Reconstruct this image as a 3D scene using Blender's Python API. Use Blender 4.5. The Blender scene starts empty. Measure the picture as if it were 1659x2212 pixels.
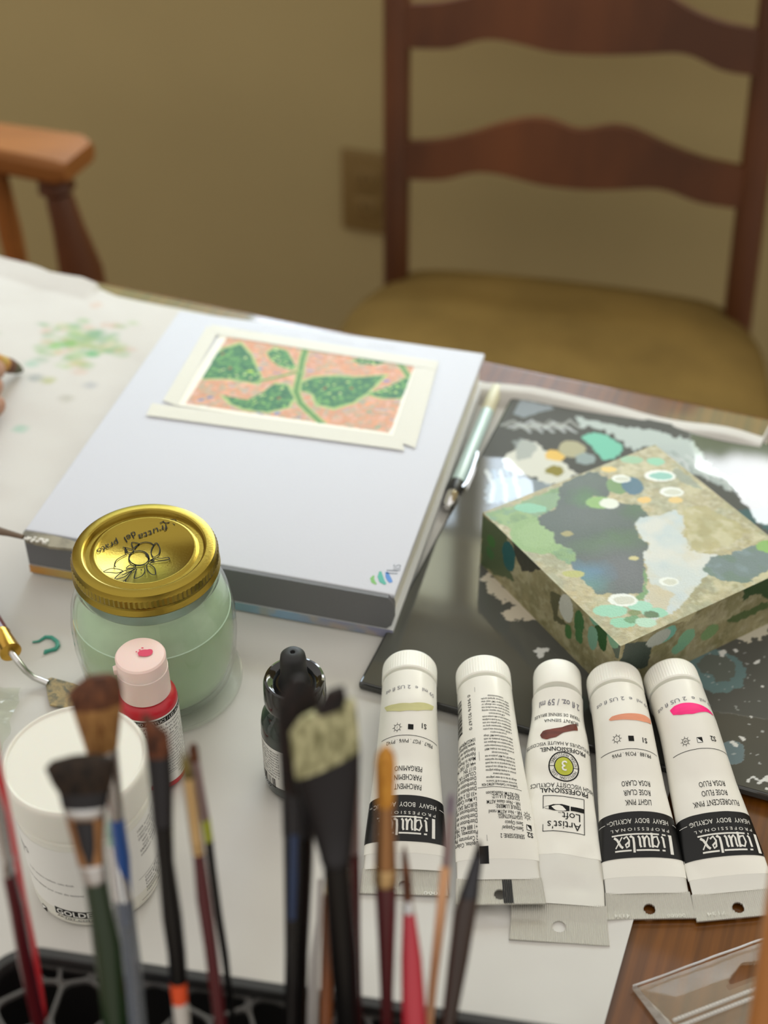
import bpy, bmesh, math, random
import numpy as np
from mathutils import Vector, Matrix
random.seed(7)
R = math.radians
SC = bpy.context.scene
COL = SC.collection
T = 0.75                      # height of the table top above the floor

# ---------------------------------------------------------------- camera, sky, light, exposure
FPX, CX, CY, CAMH, PITCH = 3068.0, 829.5, 1106.0, 0.54, R(39.5)
cam_d = bpy.data.cameras.new('camera')
cam_d.sensor_fit = 'VERTICAL'; cam_d.sensor_height = 36.0; cam_d.sensor_width = 27.0
cam_d.lens = 36.0 * FPX / 2212.0
cam_d.clip_start = 0.02; cam_d.clip_end = 60
cam_d.dof.use_dof = True; cam_d.dof.focus_distance = 0.665; cam_d.dof.aperture_fstop = 5.8
cam = bpy.data.objects.new('camera', cam_d); COL.objects.link(cam)
cam.location = (0, 0, T + CAMH); cam.rotation_euler = (R(90) - PITCH, 0, 0)
SC.camera = cam
SC.view_settings.view_transform = 'Standard'; SC.view_settings.look = 'None'
SC.view_settings.gamma = 1; SC.view_settings.exposure = 0.07
SC.view_settings.use_curve_mapping = False
SC.cycles.transparent_max_bounces = 24
SKY_POWER = 9.6
world = bpy.data.worlds.new('world'); SC.world = world; world.use_nodes = True
wn = world.node_tree.nodes; wl = world.node_tree.links
wbg = wn['Background']
wtc = wn.new('ShaderNodeTexCoord'); wsep = wn.new('ShaderNodeSeparateXYZ'); wramp = wn.new('ShaderNodeValToRGB')
wmap = wn.new('ShaderNodeMapRange'); wmap.inputs[1].default_value = -1; wmap.inputs[2].default_value = 1
wl.new(wtc.outputs['Generated'], wsep.inputs[0]); wl.new(wsep.outputs['Z'], wmap.inputs[0])
wl.new(wmap.outputs[0], wramp.inputs[0]); wl.new(wramp.outputs[0], wbg.inputs[0])
wramp.color_ramp.elements[0].color = (0.30, 0.22, 0.14, 1); wramp.color_ramp.elements[0].position = 0.25
wramp.color_ramp.elements[1].color = (0.97, 0.93, 0.87, 1); wramp.color_ramp.elements[1].position = 0.75
wbg.inputs[1].default_value = 0.98

# ---------------------------------------------------------------- picture geometry helpers
_F = Vector((0, math.cos(PITCH), -math.sin(PITCH))); _R = Vector((1, 0, 0)); _U = Vector((0, math.sin(PITCH), math.cos(PITCH)))
CAM = Vector((0, 0, T + CAMH))
def ray(px, py): return _F + _R * ((px - CX) / FPX) - _U * ((py - CY) / FPX)
def P(px, py, h=0.0):                      # the point at height h over the table seen at this pixel
    d = ray(px, py); return CAM + d * ((h - CAMH) / d.z)
def PD(px, py, y):                         # the point at distance y seen at this pixel
    d = ray(px, py); return CAM + d * (y / d.y)
def PP(px, py, o, n):                      # the point of a plane seen at this pixel
    d = ray(px, py); return CAM + d * ((o - CAM).dot(n) / d.dot(n))
def mmpx(p): return (p - CAM).dot(_F) / FPX
EX = Vector((0.936, -0.352, 0)); EY = Vector((0.352, 0.936, 0)); E0 = Vector((0, 0.850, 0))
def tab(u, v, h=0.0): return E0 + EX * u + EY * v + Vector((0, 0, T + h))
def pix(p): d = p - CAM; z = d.dot(_F); return CX + FPX * d.x / z, CY - FPX * d.dot(_U) / z
def totab(p): q = Vector((p.x, p.y, 0)) - E0; return q.dot(EX), q.dot(EY)

def lin(c):
    c = c / 255.0
    return c / 12.92 if c <= 0.04045 else ((c + 0.055) / 1.055) ** 2.4
def rgb(r, g, b): return (lin(r), lin(g), lin(b))

# ---------------------------------------------------------------- materials
def mat(name, col, rough=0.5, metal=0.0, spec=0.5, coat=0.0, var=0.0, vscale=20.0, bump=0.0, bscale=200.0,
        stretch=None, sss=0.0, trans=0.0, alpha=1.0, attr=None, col2=None, ior=1.5, dist=0.0, matte=None, bdist=0.002, bdet=4):
    m = bpy.data.materials.new(name); m.use_nodes = True
    n = m.node_tree.nodes; l = m.node_tree.links; b = n['Principled BSDF']
    b.inputs['Base Color'].default_value = (*col, 1); b.inputs['Roughness'].default_value = rough
    b.inputs['Metallic'].default_value = metal; b.inputs['Specular IOR Level'].default_value = spec
    b.inputs['Coat Weight'].default_value = coat; b.inputs['Coat Roughness'].default_value = 0.06
    b.inputs['IOR'].default_value = ior
    if sss: b.inputs['Subsurface Weight'].default_value = sss; b.inputs['Subsurface Scale'].default_value = 0.004
    if trans: b.inputs['Transmission Weight'].default_value = trans
    if alpha < 1: b.inputs['Alpha'].default_value = alpha
    def coords(s):
        tc = n.new('ShaderNodeTexCoord'); mp = n.new('ShaderNodeMapping')
        l.new(tc.outputs['Object'], mp.inputs[0])
        if s: mp.inputs['Scale'].default_value = s
        return mp.outputs[0]
    src = None
    if attr:
        a = n.new('ShaderNodeAttribute'); a.attribute_name = attr; src = a.outputs['Color']
        if matte is not None:                   # alpha of the attribute: 1 bare gloss, 0 dried matte paint
            mr = n.new('ShaderNodeMapRange'); mr.inputs['To Min'].default_value = matte; mr.inputs['To Max'].default_value = rough; l.new(a.outputs['Alpha'], mr.inputs[0]); l.new(mr.outputs[0], b.inputs['Roughness'])
            ms = n.new('ShaderNodeMapRange'); ms.inputs['To Min'].default_value = 0.15; ms.inputs['To Max'].default_value = spec; l.new(a.outputs['Alpha'], ms.inputs[0]); l.new(ms.outputs[0], b.inputs['Specular IOR Level'])
    if var or col2:
        nz = n.new('ShaderNodeTexNoise'); nz.inputs['Scale'].default_value = vscale; nz.inputs['Detail'].default_value = 6
        nz.inputs['Distortion'].default_value = dist
        l.new(coords(stretch), nz.inputs['Vector'])
        if src is None:
            rp = n.new('ShaderNodeValToRGB'); l.new(nz.outputs['Fac'], rp.inputs[0])
            c2 = col2 or tuple(c * (1 - var) for c in col); c1 = col if col2 else tuple(min(1, c * (1 + var)) for c in col)
            rp.color_ramp.elements[0].color = (*c2, 1); rp.color_ramp.elements[0].position = 0.36
            rp.color_ramp.elements[1].color = (*c1, 1); rp.color_ramp.elements[1].position = 0.64
            src = rp.outputs[0]
    if src is not None: l.new(src, b.inputs['Base Color'])
    if bump:
        nb = n.new('ShaderNodeTexNoise'); nb.inputs['Scale'].default_value = bscale; nb.inputs['Detail'].default_value = bdet
        l.new(coords(stretch), nb.inputs['Vector'])
        bp = n.new('ShaderNodeBump'); bp.inputs['Strength'].default_value = bump; bp.inputs['Distance'].default_value = bdist
        l.new(nb.outputs['Fac'], bp.inputs['Height']); l.new(bp.outputs[0], b.inputs['Normal'])
    return m
def clear(name, tint=(1, 1, 1), rough=0.02, film=0.0, filmcol=(1, 1, 1), ior=1.45):
    # clear sheet or thin glass: see-through with its own fresnel gloss, plus a share of milky film
    m = bpy.data.materials.new(name); m.use_nodes = True
    n = m.node_tree.nodes; l = m.node_tree.links; n.remove(n['Principled BSDF']); out = n['Material Output']
    tr = n.new('ShaderNodeBsdfTransparent'); tr.inputs[0].default_value = (*tint, 1)
    gl = n.new('ShaderNodeBsdfGlossy'); gl.inputs['Roughness'].default_value = rough
    f0 = ((ior - 1) / (ior + 1)) ** 2           # Schlick, the same on both faces of the thin sheet
    lw = n.new('ShaderNodeLayerWeight'); lw.inputs[0].default_value = 0.5
    pw = n.new('ShaderNodeMath'); pw.operation = 'POWER'; pw.inputs[1].default_value = 5.0; l.new(lw.outputs['Facing'], pw.inputs[0])
    ml = n.new('ShaderNodeMath'); ml.operation = 'MULTIPLY_ADD'; ml.inputs[1].default_value = 1 - f0; ml.inputs[2].default_value = f0; l.new(pw.outputs[0], ml.inputs[0])
    m1 = n.new('ShaderNodeMixShader'); l.new(ml.outputs[0], m1.inputs[0])
    if film:
        df = n.new('ShaderNodeBsdfDiffuse'); df.inputs[0].default_value = (*filmcol, 1)
        m0 = n.new('ShaderNodeMixShader'); m0.inputs[0].default_value = film
        l.new(tr.outputs[0], m0.inputs[1]); l.new(df.outputs[0], m0.inputs[2]); l.new(m0.outputs[0], m1.inputs[1])
    else: l.new(tr.outputs[0], m1.inputs[1])
    l.new(gl.outputs[0], m1.inputs[2]); l.new(m1.outputs[0], out.inputs[0])
    return m

# ---------------------------------------------------------------- mesh helpers
class MB:
    def __init__(s): s.v = []; s.f = []; s.m = []
    def add(s, vs, fs, mi=0):
        o = len(s.v); s.v.extend(Vector(v) for v in vs)
        for f in fs: s.f.append([i + o for i in f]); s.m.append(mi)
        return s
    def loft(s, rings, mi=0, cap0=True, cap1=True, closed=True):
        n = len(rings[0]); vs = [p for r in rings for p in r]; fs = []
        for k in range(len(rings) - 1):
            for i in range(n if closed else n - 1):
                j = (i + 1) % n; fs.append((k * n + i, k * n + j, (k + 1) * n + j, (k + 1) * n + i))
        if cap0: fs.append(tuple(range(n))[::-1])
        if cap1: fs.append(tuple(range((len(rings) - 1) * n, len(rings) * n)))
        return s.add(vs, fs, mi)
    def lathe(s, prof, seg=48, mi=0, o=Vector((0, 0, 0)), knurl=None):
        rings = []
        for r, z in prof:
            r = max(r, 1e-5); rr = []
            for i in range(seg):
                a = 2 * math.pi * i / seg; q = r
                if knurl and knurl[0] <= z <= knurl[1]: q = r + (knurl[2] if i % 2 else 0)
                rr.append(o + Vector((q * math.cos(a), q * math.sin(a), z)))
            rings.append(rr)
        return s.loft(rings, mi, prof[0][0] > 1e-4, prof[-1][0] > 1e-4)
    def tube(s, pts, rad, seg=12, mi=0):
        pts = [Vector(p) for p in pts]; rings = []
        for k, p in enumerate(pts):
            d = (pts[min(k + 1, len(pts) - 1)] - pts[max(k - 1, 0)]).normalized()
            a = d.cross(Vector((0, 0, 1)))
            if a.length < 1e-3: a = Vector((1, 0, 0))
            a.normalize(); b = a.cross(d)
            r = rad[k] if isinstance(rad, (list, tuple)) else rad
            rings.append([p + a * (r * math.cos(2 * math.pi * i / seg)) + b * (r * math.sin(2 * math.pi * i / seg)) for i in range(seg)])
        return s.loft(rings, mi)
    def box(s, c, d, mi=0, rot=None, bev=0.0):
        c = Vector(c); h = Vector(d) * 0.5
        if not bev:
            vs = [Vector((x * h.x, y * h.y, z * h.z)) for z in (-1, 1) for y in (-1, 1) for x in (-1, 1)]
            fs = [(0, 2, 3, 1), (4, 5, 7, 6), (0, 1, 5, 4), (2, 6, 7, 3), (0, 4, 6, 2), (1, 3, 7, 5)]
        else:
            bm = bmesh.new(); bmesh.ops.create_cube(bm, size=1)
            for v in bm.verts: v.co = Vector((v.co.x * d[0], v.co.y * d[1], v.co.z * d[2]))
            bmesh.ops.bevel(bm, geom=bm.edges[:], offset=bev, segments=3, affect='EDGES', profile=0.5)
            bm.verts.index_update(); vs = [v.co.copy() for v in bm.verts]; fs = [[v.index for v in f.verts] for f in bm.faces]; bm.free()
        if rot is not None: vs = [rot @ v for v in vs]
        return s.add([c + v for v in vs], fs, mi)
    def prism(s, pts, up, mi=0):               # closed outline pushed along a vector
        n = len(pts); up = Vector(up); vs = [Vector(p) for p in pts] + [Vector(p) + up for p in pts]
        fs = [tuple(range(n))[::-1], tuple(range(n, 2 * n))] + [(i, (i + 1) % n, n + (i + 1) % n, n + i) for i in range(n)]
        return s.add(vs, fs, mi)

W = {}
def tag(o, label=None, cat=None, group=None, kind=None):
    if label: o['label'] = label
    if cat: o['category'] = cat
    if group: o['group'] = group
    if kind: o['kind'] = kind
    return o
def thing(name, label, cat, loc=(0, 0, 0), rotz=0.0, group=None):
    o = bpy.data.objects.new(name, None); COL.objects.link(o); o.empty_display_size = 0.02
    o.location = loc; o.rotation_euler = (0, 0, rotz)
    W[o.name] = Matrix.Translation(Vector(loc)) @ Matrix.Rotation(rotz, 4, 'Z')
    return tag(o, label, cat, group)
def mesh_from(name, vs, mb, mats, angle, smooth):
    me = bpy.data.meshes.new(name); me.from_pydata([tuple(v) for v in vs], [], mb.f)
    for m in (mats if isinstance(mats, (list, tuple)) else [mats]): me.materials.append(m)
    me.polygons.foreach_set('material_index', mb.m)
    bm = bmesh.new(); bm.from_mesh(me); bmesh.ops.recalc_face_normals(bm, faces=bm.faces[:]) if angle is not None else None
    bm.to_mesh(me); bm.free()
    me.polygons.foreach_set('use_smooth', [smooth] * len(me.polygons))
    if smooth and angle: me.set_sharp_from_angle(angle=R(angle))
    me.update(); return me
def part(name, mb, mats, parent, M=None, label=None, angle=38, smooth=True):
    M = M or Matrix.Identity(4); inv = W[parent.name].inverted() @ M
    o = bpy.data.objects.new(name, mesh_from(name, [inv @ v for v in mb.v], mb, mats, angle, smooth))
    COL.objects.link(o); o.parent = parent; W[o.name] = W[parent.name]
    if label: o['label'] = label
    return o
def single(name, mb, mats, label=None, cat=None, group=None, kind=None, M=None, angle=38, smooth=True):
    vs = [(M @ v if M else v) for v in mb.v]
    lo = Vector([min(v[i] for v in vs) for i in range(3)]); hi = Vector([max(v[i] for v in vs) for i in range(3)])
    loc = Vector(((lo.x + hi.x) / 2, (lo.y + hi.y) / 2, lo.z))
    o = bpy.data.objects.new(name, mesh_from(name, [v - loc for v in vs], mb, mats, angle, smooth))
    COL.objects.link(o); o.location = loc; W[o.name] = Matrix.Translation(loc)
    return tag(o, label, cat, group, kind)

# ---------------------------------------------------------------- flat artwork: a numpy painter whose colours become a vertex colour attribute
_tabs = {}
def vnoise(x, y, seed):
    if seed not in _tabs: _tabs[seed] = np.random.RandomState(seed).rand(256, 256)
    t = _tabs[seed]; xi = np.floor(x).astype(int); yi = np.floor(y).astype(int); fx = x - xi; fy = y - yi
    fx = fx * fx * (3 - 2 * fx); fy = fy * fy * (3 - 2 * fy)
    g = lambda a, b: t[(yi + b) & 255, (xi + a) & 255]
    return (g(0, 0) * (1 - fx) + g(1, 0) * fx) * (1 - fy) + (g(0, 1) * (1 - fx) + g(1, 1) * fx) * fy
def fbm(x, y, seed, oc=4):
    r = 0; a = 0.5
    for k in range(oc): r = r + a * (vnoise(x * 2 ** k, y * 2 ** k, seed + k) - 0.5); a *= 0.5
    return r
class Canvas:                                   # colours given as 0-255, coordinates in metres
    def __init__(s, x0, x1, y0, y1, nx, ny, col):
        s.nx, s.ny = nx, ny; s.X, s.Y = np.meshgrid(np.linspace(x0, x1, nx), np.linspace(y0, y1, ny))
        s.C = np.zeros((ny, nx, 3)); s.C[:] = rgb(*col); s.seed = 11; s.A = np.ones((ny, nx))
    def put(s, mask, col, alpha=1.0):
        s.A = np.minimum(s.A, 1 - np.clip(mask, 0, 1) * min(1, alpha * 1.3)); a = (mask * alpha)[..., None]; s.C = s.C * (1 - a) + np.array(rgb(*col)) * a
    def mottle(s, cols, freq, sharp=6.0, alpha=1.0, where=None):
        for c in cols:
            s.seed += 9; n = fbm(s.X * freq, s.Y * freq, s.seed)
            mk = np.clip(0.5 + (n - 0.10) * sharp, 0, 1)
            s.put(mk if where is None else mk * where, c, alpha)
    def _warp(s, rough, freq):
        s.seed += 7
        return s.X + rough * 2 * fbm(s.X * freq, s.Y * freq, s.seed), s.Y + rough * 2 * fbm(s.X * freq, s.Y * freq, s.seed + 50)
    def inside(s, pts, rough=0.0, freq=300):
        X, Y = s._warp(rough, freq) if rough else (s.X, s.Y)
        m = np.zeros(X.shape, bool); n = len(pts)
        for i in range(n):
            (xa, ya), (xb, yb) = pts[i], pts[(i + 1) % n]
            if ya == yb: continue
            m ^= ((ya > Y) != (yb > Y)) & (X < (xb - xa) * (Y - ya) / (yb - ya) + xa)
        return m.astype(float)
    def poly(s, pts, col, rough=0.0, alpha=1.0, freq=300):
        m = s.inside(pts, rough, freq); s.put(m, col, alpha); return m
    def ell(s, c, rx, ry, ang=0.0, col=None, rough=0.0, alpha=1.0, inner=0.0, soft=0.0, freq=300):
        X, Y = s._warp(rough, freq) if rough else (s.X, s.Y)
        dx, dy = X - c[0], Y - c[1]; ca, sa = math.cos(ang), math.sin(ang)
        d = np.sqrt(((dx * ca + dy * sa) / rx) ** 2 + ((dy * ca - dx * sa) / ry) ** 2)
        m = ((d < 1) & (d >= inner)).astype(float) if not soft else np.clip((1 - d) / soft, 0, 1)
        s.put(m, col, alpha); return m
    def line(s, pts, w, col, alpha=1.0, rough=0.0):
        X, Y = s._warp(rough, 300) if rough else (s.X, s.Y); m = np.zeros(X.shape)
        for (xa, ya), (xb, yb) in zip(pts, pts[1:]):
            L2 = (xb - xa) ** 2 + (yb - ya) ** 2 + 1e-12
            t = np.clip(((X - xa) * (xb - xa) + (Y - ya) * (yb - ya)) / L2, 0, 1)
            m = np.maximum(m, (np.hypot(X - xa - t * (xb - xa), Y - ya - t * (yb - ya)) < w / 2))
        s.put(m, col, alpha)
    def mesh(s, f, mb, cols, mi=0):             # f(x, y) -> point
        o = len(mb.v); nx, ny = s.nx, s.ny
        mb.v.extend(f(s.X[j, i], s.Y[j, i]) for j in range(ny) for i in range(nx))
        for j in range(ny - 1):
            for i in range(nx - 1):
                a = o + j * nx + i; mb.f.append([a, a + 1, a + 1 + nx, a + nx]); mb.m.append(mi)
        cols.extend(np.dstack([s.C, s.A]).reshape(-1, 4).tolist())
def set_cols(o, cols):
    me = o.data; at = me.color_attributes.new('Col', 'FLOAT_COLOR', 'POINT')
    n = len(me.vertices); a = np.ones((n, 4)); c = np.array([list(q)[:4] + [1.0] * (4 - len(q)) for q in cols])[:n]; a[:len(c)] = c
    at.data.foreach_set('color', a.ravel())

# ---------------------------------------------------------------- lettering and printed labels
_tg = {}
def text_geo(s, shear=0.0, bold=0.0):
    k = (s, shear, bold)
    if k in _tg: return _tg[k]
    c = bpy.data.curves.new('letters', 'FONT'); c.body = s; c.size = 1; c.shear = shear; c.resolution_u = 2; c.offset = bold
    o = bpy.data.objects.new('letters', c); COL.objects.link(o)
    dg = bpy.context.evaluated_depsgraph_get(); e = o.evaluated_get(dg); me = e.to_mesh()
    v = np.array([(q.co.x, q.co.y) for q in me.vertices]) if len(me.vertices) else np.zeros((0, 2))
    f = [tuple(p.vertices) for p in me.polygons]; e.to_mesh_clear()
    bpy.data.objects.remove(o); bpy.data.curves.remove(c); _tg[k] = (v, f); return v, f
CAPH = None
class Print:                                    # flat shapes in label coordinates (u right, v up), each on its own thin ink layer
    def __init__(s): s.b = MB(); s.k = 0
    def _add(s, vs, fs, mi, lift): s.b.add([(x, y, lift) for x, y in vs], fs, mi)
    def text(s, t, u, v, h, w=None, xs=1.0, mi=0, al='C', rot=0.0, shear=0.0, bold=0.0, lift=0.00006):
        global CAPH
        if CAPH is None: a, _ = text_geo('H'); CAPH = a[:, 1].max()
        a, f = text_geo(t, shear, bold)
        if not len(a): return
        x0, x1 = a[:, 0].min(), a[:, 0].max(); sc = h / CAPH
        sx = sc * xs if w is None else w / (x1 - x0)
        off = {'C': (x0 + x1) / 2, 'L': x0, 'R': x1}[al]
        x = (a[:, 0] - off) * sx; y = (a[:, 1] - CAPH / 2) * sc; c, n = math.cos(rot), math.sin(rot)
        s._add(list(zip(u + x * c - y * n, v + x * n + y * c)), f, mi, lift)
    def rect(s, u0, v0, u1, v1, mi=0, lift=0.00003, nu=1, nv=1):
        vs = [(u0 + (u1 - u0) * i / nu, v0 + (v1 - v0) * j / nv) for j in range(nv + 1) for i in range(nu + 1)]
        s._add(vs, [(j * (nu + 1) + i, j * (nu + 1) + i + 1, (j + 1) * (nu + 1) + i + 1, (j + 1) * (nu + 1) + i) for j in range(nv) for i in range(nu)], mi, lift)
    def poly(s, pts, mi=0, lift=0.00006): s._add(pts, [tuple(range(len(pts)))], mi, lift)
    def blob(s, pts, mi=0, lift=0.00006, n=26, rows=4):     # outline cut into narrow strips so that it follows a curved surface
        us = [p[0] for p in pts]; a, b = min(us), max(us); vs = []; m = len(pts)
        for i in range(n + 1):
            u = a + (b - a) * min(max(i / n, .004), .996); hs = []
            for k in range(m):
                (xa, ya), (xb, yb) = pts[k], pts[(k + 1) % m]
                if (xa > u) != (xb > u): hs.append(ya + (yb - ya) * (u - xa) / (xb - xa))
            lo, hi = (min(hs), max(hs)) if hs else (pts[0][1],) * 2
            vs += [(u, lo + (hi - lo) * j / rows) for j in range(rows + 1)]
        r = rows + 1; s._add(vs, [(i * r + j, (i + 1) * r + j, (i + 1) * r + j + 1, i * r + j + 1) for i in range(n) for j in range(rows)], mi, lift)
    def stroke(s, pts, w, mi=0, lift=0.00006):
        n = len(pts); L = []; Rr = []
        for i, p in enumerate(pts):
            a = pts[max(i - 1, 0)]; b = pts[min(i + 1, n - 1)]; dx, dy = b[0] - a[0], b[1] - a[1]; d = math.hypot(dx, dy) or 1
            ww = (w[i] if isinstance(w, list) else w) / 2; L.append((p[0] - dy / d * ww, p[1] + dx / d * ww)); Rr.append((p[0] + dy / d * ww, p[1] - dx / d * ww))
        s._add(L + Rr, [(i, n + i, n + i + 1, i + 1) for i in range(n - 1)], mi, lift)
    def ring(s, u, v, r0, r1, mi=0, lift=0.00006, seg=28, a0=0.0, a1=6.28319):
        vs = []; fs = []
        for i in range(seg + 1):
            a = a0 + (a1 - a0) * i / seg; vs += [(u + r0 * math.cos(a), v + r0 * math.sin(a)), (u + r1 * math.cos(a), v + r1 * math.sin(a))]
        s._add(vs, [(2 * i, 2 * i + 1, 2 * i + 3, 2 * i + 2) for i in range(seg)], mi, lift)
    def disc(s, u, v, ru, rv, mi=0, lift=0.00006, seg=28): s.blob([(u + ru * math.cos(6.28319 * i / seg), v + rv * math.sin(6.28319 * i / seg)) for i in range(seg)], mi, lift, 14, 6)
    def arc_text(s, t, u, v, r, h, a_mid, mi=0, xs=0.8, inward=False, lift=0.00006):
        st = h * 0.95 * xs / r
        for i, ch in enumerate(t):
            k = i - (len(t) - 1) / 2
            a = a_mid - k * st if not inward else a_mid + k * st
            if ch != ' ': s.text(ch, u + r * math.cos(a), v + r * math.sin(a), h, xs=xs, mi=mi, rot=(a - math.pi / 2) if not inward else (a + math.pi / 2), lift=lift)
    def bars(s, u0, v0, u1, v1, mi=0, across=True, n=26, seed=3):
        rr = random.Random(seed); x = 0.0
        ws = [rr.choice((1, 1, 2, 3)) for _ in range(2 * n)]; tot = sum(ws)
        for i, q in enumerate(ws):
            if i % 2 == 0:
                a, b = x / tot, (x + q) / tot
                if across: s.rect(u0, v0 + (v1 - v0) * a, u1, v0 + (v1 - v0) * b, mi, 0.00005, nu=4)
                else: s.rect(u0 + (u1 - u0) * a, v0, u0 + (u1 - u0) * b, v1, mi, 0.00005)
            x += q
    def mapped(s, fn):
        m = MB(); m.v = [fn(q.x, q.y, q.z) for q in s.b.v]; m.f = s.b.f; m.m = s.b.m; return m
def word_lines(n, seed, lo=18, hi=30):
    rr = random.Random(seed)
    ws = 'contient MBIT BIT CMIT peut produire une reaction allergique warning may produce an allergic respirable droplets formed when sprayed do not breathe spray or mist gotitas peligrosas no respirar puede provocar ne pas respirer les brouillards en cas de vaporisation acrylic use with water rinse soap'.split()
    out = []
    for _ in range(n):
        t = ''
        while len(t) < rr.randint(lo, hi): t += rr.choice(ws) + ' '
        out.append(t.strip())
    return out
# ================================================================ the room
m_wall = mat('wall_paint', rgb(176, 160, 114), 0.85, spec=0.2, var=0.03, vscale=3)
m_floor = mat('floor_wood', rgb(120, 84, 52), 0.5, var=0.25, vscale=6, stretch=(1, 12, 1))
m_trim = mat('window_trim', rgb(225, 218, 200), 0.5)
YAW = R(18); WO = Vector((-0.02, 1.75, 0)); WX = Vector((math.cos(YAW), -math.sin(YAW), 0)); WN = Vector((-math.sin(YAW), -math.cos(YAW), 0))
MW = Matrix.Translation(WO) @ Matrix((( WX.x, -WN.x, 0, 0), (WX.y, -WN.y, 0, 0), (0, 0, 1, 0), (0, 0, 0, 1)))   # wall frame: x along, y outward
WIN = (-0.75, 1.05, T + 0.14, T + 1.15)
b = MB()
for x0, x1, z0, z1 in ((-2.6, WIN[0], 0, 2.5), (WIN[1], 2.2, 0, 2.5), (WIN[0], WIN[1], 0, WIN[2]), (WIN[0], WIN[1], WIN[3], 2.5)):
    b.box(((x0 + x1) / 2, 0.06, (z0 + z1) / 2), (x1 - x0, 0.12, z1 - z0))
single('wall_back', b, m_wall, kind='structure', M=MW, smooth=False)
b = MB(); b.box((-0.2, 0.2, -0.05), (4.8, 4.2, 0.1)); single('floor', b, m_floor, kind='structure', smooth=False)
b = MB(); b.box((-0.2, -0.008, 0.05), (4.7, 0.016, 0.10), bev=0.004); single('baseboard_back', b, m_trim, kind='structure', M=MW)
win = thing('window_1', None, None, MW @ Vector((0.15, 0.0, WIN[2]))); win['kind'] = 'structure'
xm = (WIN[0] + WIN[1]) / 2; ww = WIN[1] - WIN[0]; zm = (WIN[2] + WIN[3]) / 2; wh = WIN[3] - WIN[2]
b = MB()
for z in (WIN[2] + 0.02, WIN[3] - 0.02): b.box((xm, 0.05, z), (ww, 0.06, 0.04))
for x in (WIN[0] + 0.02, WIN[1] - 0.02, xm): b.box((x, 0.05, zm), (0.04, 0.06, wh - 0.08))
part('frame', b, m_trim, win, MW, smooth=False)
b = MB(); b.box((xm, -0.03, WIN[2] - 0.015), (ww + 0.1, 0.10, 0.03), bev=0.005); part('sill', b, m_trim, win, MW)
m_shade = bpy.data.materials.new('shade_cloth'); m_shade.use_nodes = True
_n = m_shade.node_tree.nodes; _n.remove(_n['Principled BSDF']); _t = _n.new('ShaderNodeBsdfTranslucent'); _t.inputs[0].default_value = (0.92, 0.82, 0.56, 1)
m_shade.node_tree.links.new(_t.outputs[0], _n['Material Output'].inputs[0])
b = MB(); b.add([(xm + sx * (ww / 2 - .045), 0.012, z) for sx, z in ((-1, T + .92), (1, T + .92), (1, T + 1.14), (-1, T + 1.14))], [(0, 1, 2, 3)]); part('roller_shade', b, m_shade, win, MW, smooth=False)
b = MB(); b.box((xm, 0.004, T + 0.92), (ww - 0.09, 0.012, 0.012)); b.box((xm, 0.002, T + 1.085), (ww - 0.09, 0.012, 0.010)); part('hem_bar', b, m_trim, win, MW, smooth=False)
m_sky = bpy.data.materials.new('sky_light'); m_sky.use_nodes = True
_n = m_sky.node_tree.nodes; _l = m_sky.node_tree.links; _n.remove(_n['Principled BSDF']); _e = _n.new('ShaderNodeEmission'); _l.new(_e.outputs[0], _n['Material Output'].inputs[0])
_tc = _n.new('ShaderNodeTexCoord'); _sp = _n.new('ShaderNodeSeparateXYZ'); _rp = _n.new('ShaderNodeValToRGB'); _l.new(_tc.outputs['Generated'], _sp.inputs[0]); _l.new(_sp.outputs[0], _rp.inputs[0]); _l.new(_rp.outputs[0], _e.inputs[0])
_rp.color_ramp.elements[0].color = (0.72, 0.86, 1.0, 1); _rp.color_ramp.elements[0].position = 0.45
_rp.color_ramp.elements[1].color = (1.35, 1.35, 1.32, 1); _rp.color_ramp.elements[1].position = 0.68
_e.inputs[1].default_value = SKY_POWER
# unseen dark shrubs added outside both sides keep the table-edge glare to a gap
_nz = _n.new('ShaderNodeTexNoise'); _nz.inputs['Scale'].default_value = 9; _nz.inputs['Detail'].default_value = 5; _l.new(_tc.outputs['Generated'], _nz.inputs['Vector'])
def _m(op, a, b_=0.0, c=0.0):
    q = _n.new('ShaderNodeMath'); q.operation = op
    for i, v in enumerate((a, b_, c)):
        if isinstance(v, (int, float)): q.inputs[i].default_value = v
        else: _l.new(v, q.inputs[i])
    return q.outputs[0]
_h = _m('MULTIPLY_ADD', _nz.outputs['Fac'], 0.16, 0.61)                       # top of the added dark band
_gx = _m('ABSOLUTE', _m('SUBTRACT', _m('MULTIPLY_ADD', _nz.outputs['Fac'], 0.06, _sp.outputs[0]), 0.48))
_msk = _m('MULTIPLY', _m('LESS_THAN', _sp.outputs[2], _h), _m('GREATER_THAN', _gx, 0.115))
_mx = _n.new('ShaderNodeMix'); _mx.data_type = 'RGBA'; _l.new(_msk, _mx.inputs[0]); _l.new(_rp.outputs[0], _mx.inputs[6]); _mx.inputs[7].default_value = (0.10, 0.13, 0.06, 1); _l.new(_mx.outputs[2], _e.inputs[0])
b = MB(); b.box((xm, 0.62, zm + 0.1), (3.2, 0.02, 2.0)); single('sky_backdrop', b, m_sky, kind='structure', M=MW, smooth=False)

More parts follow.
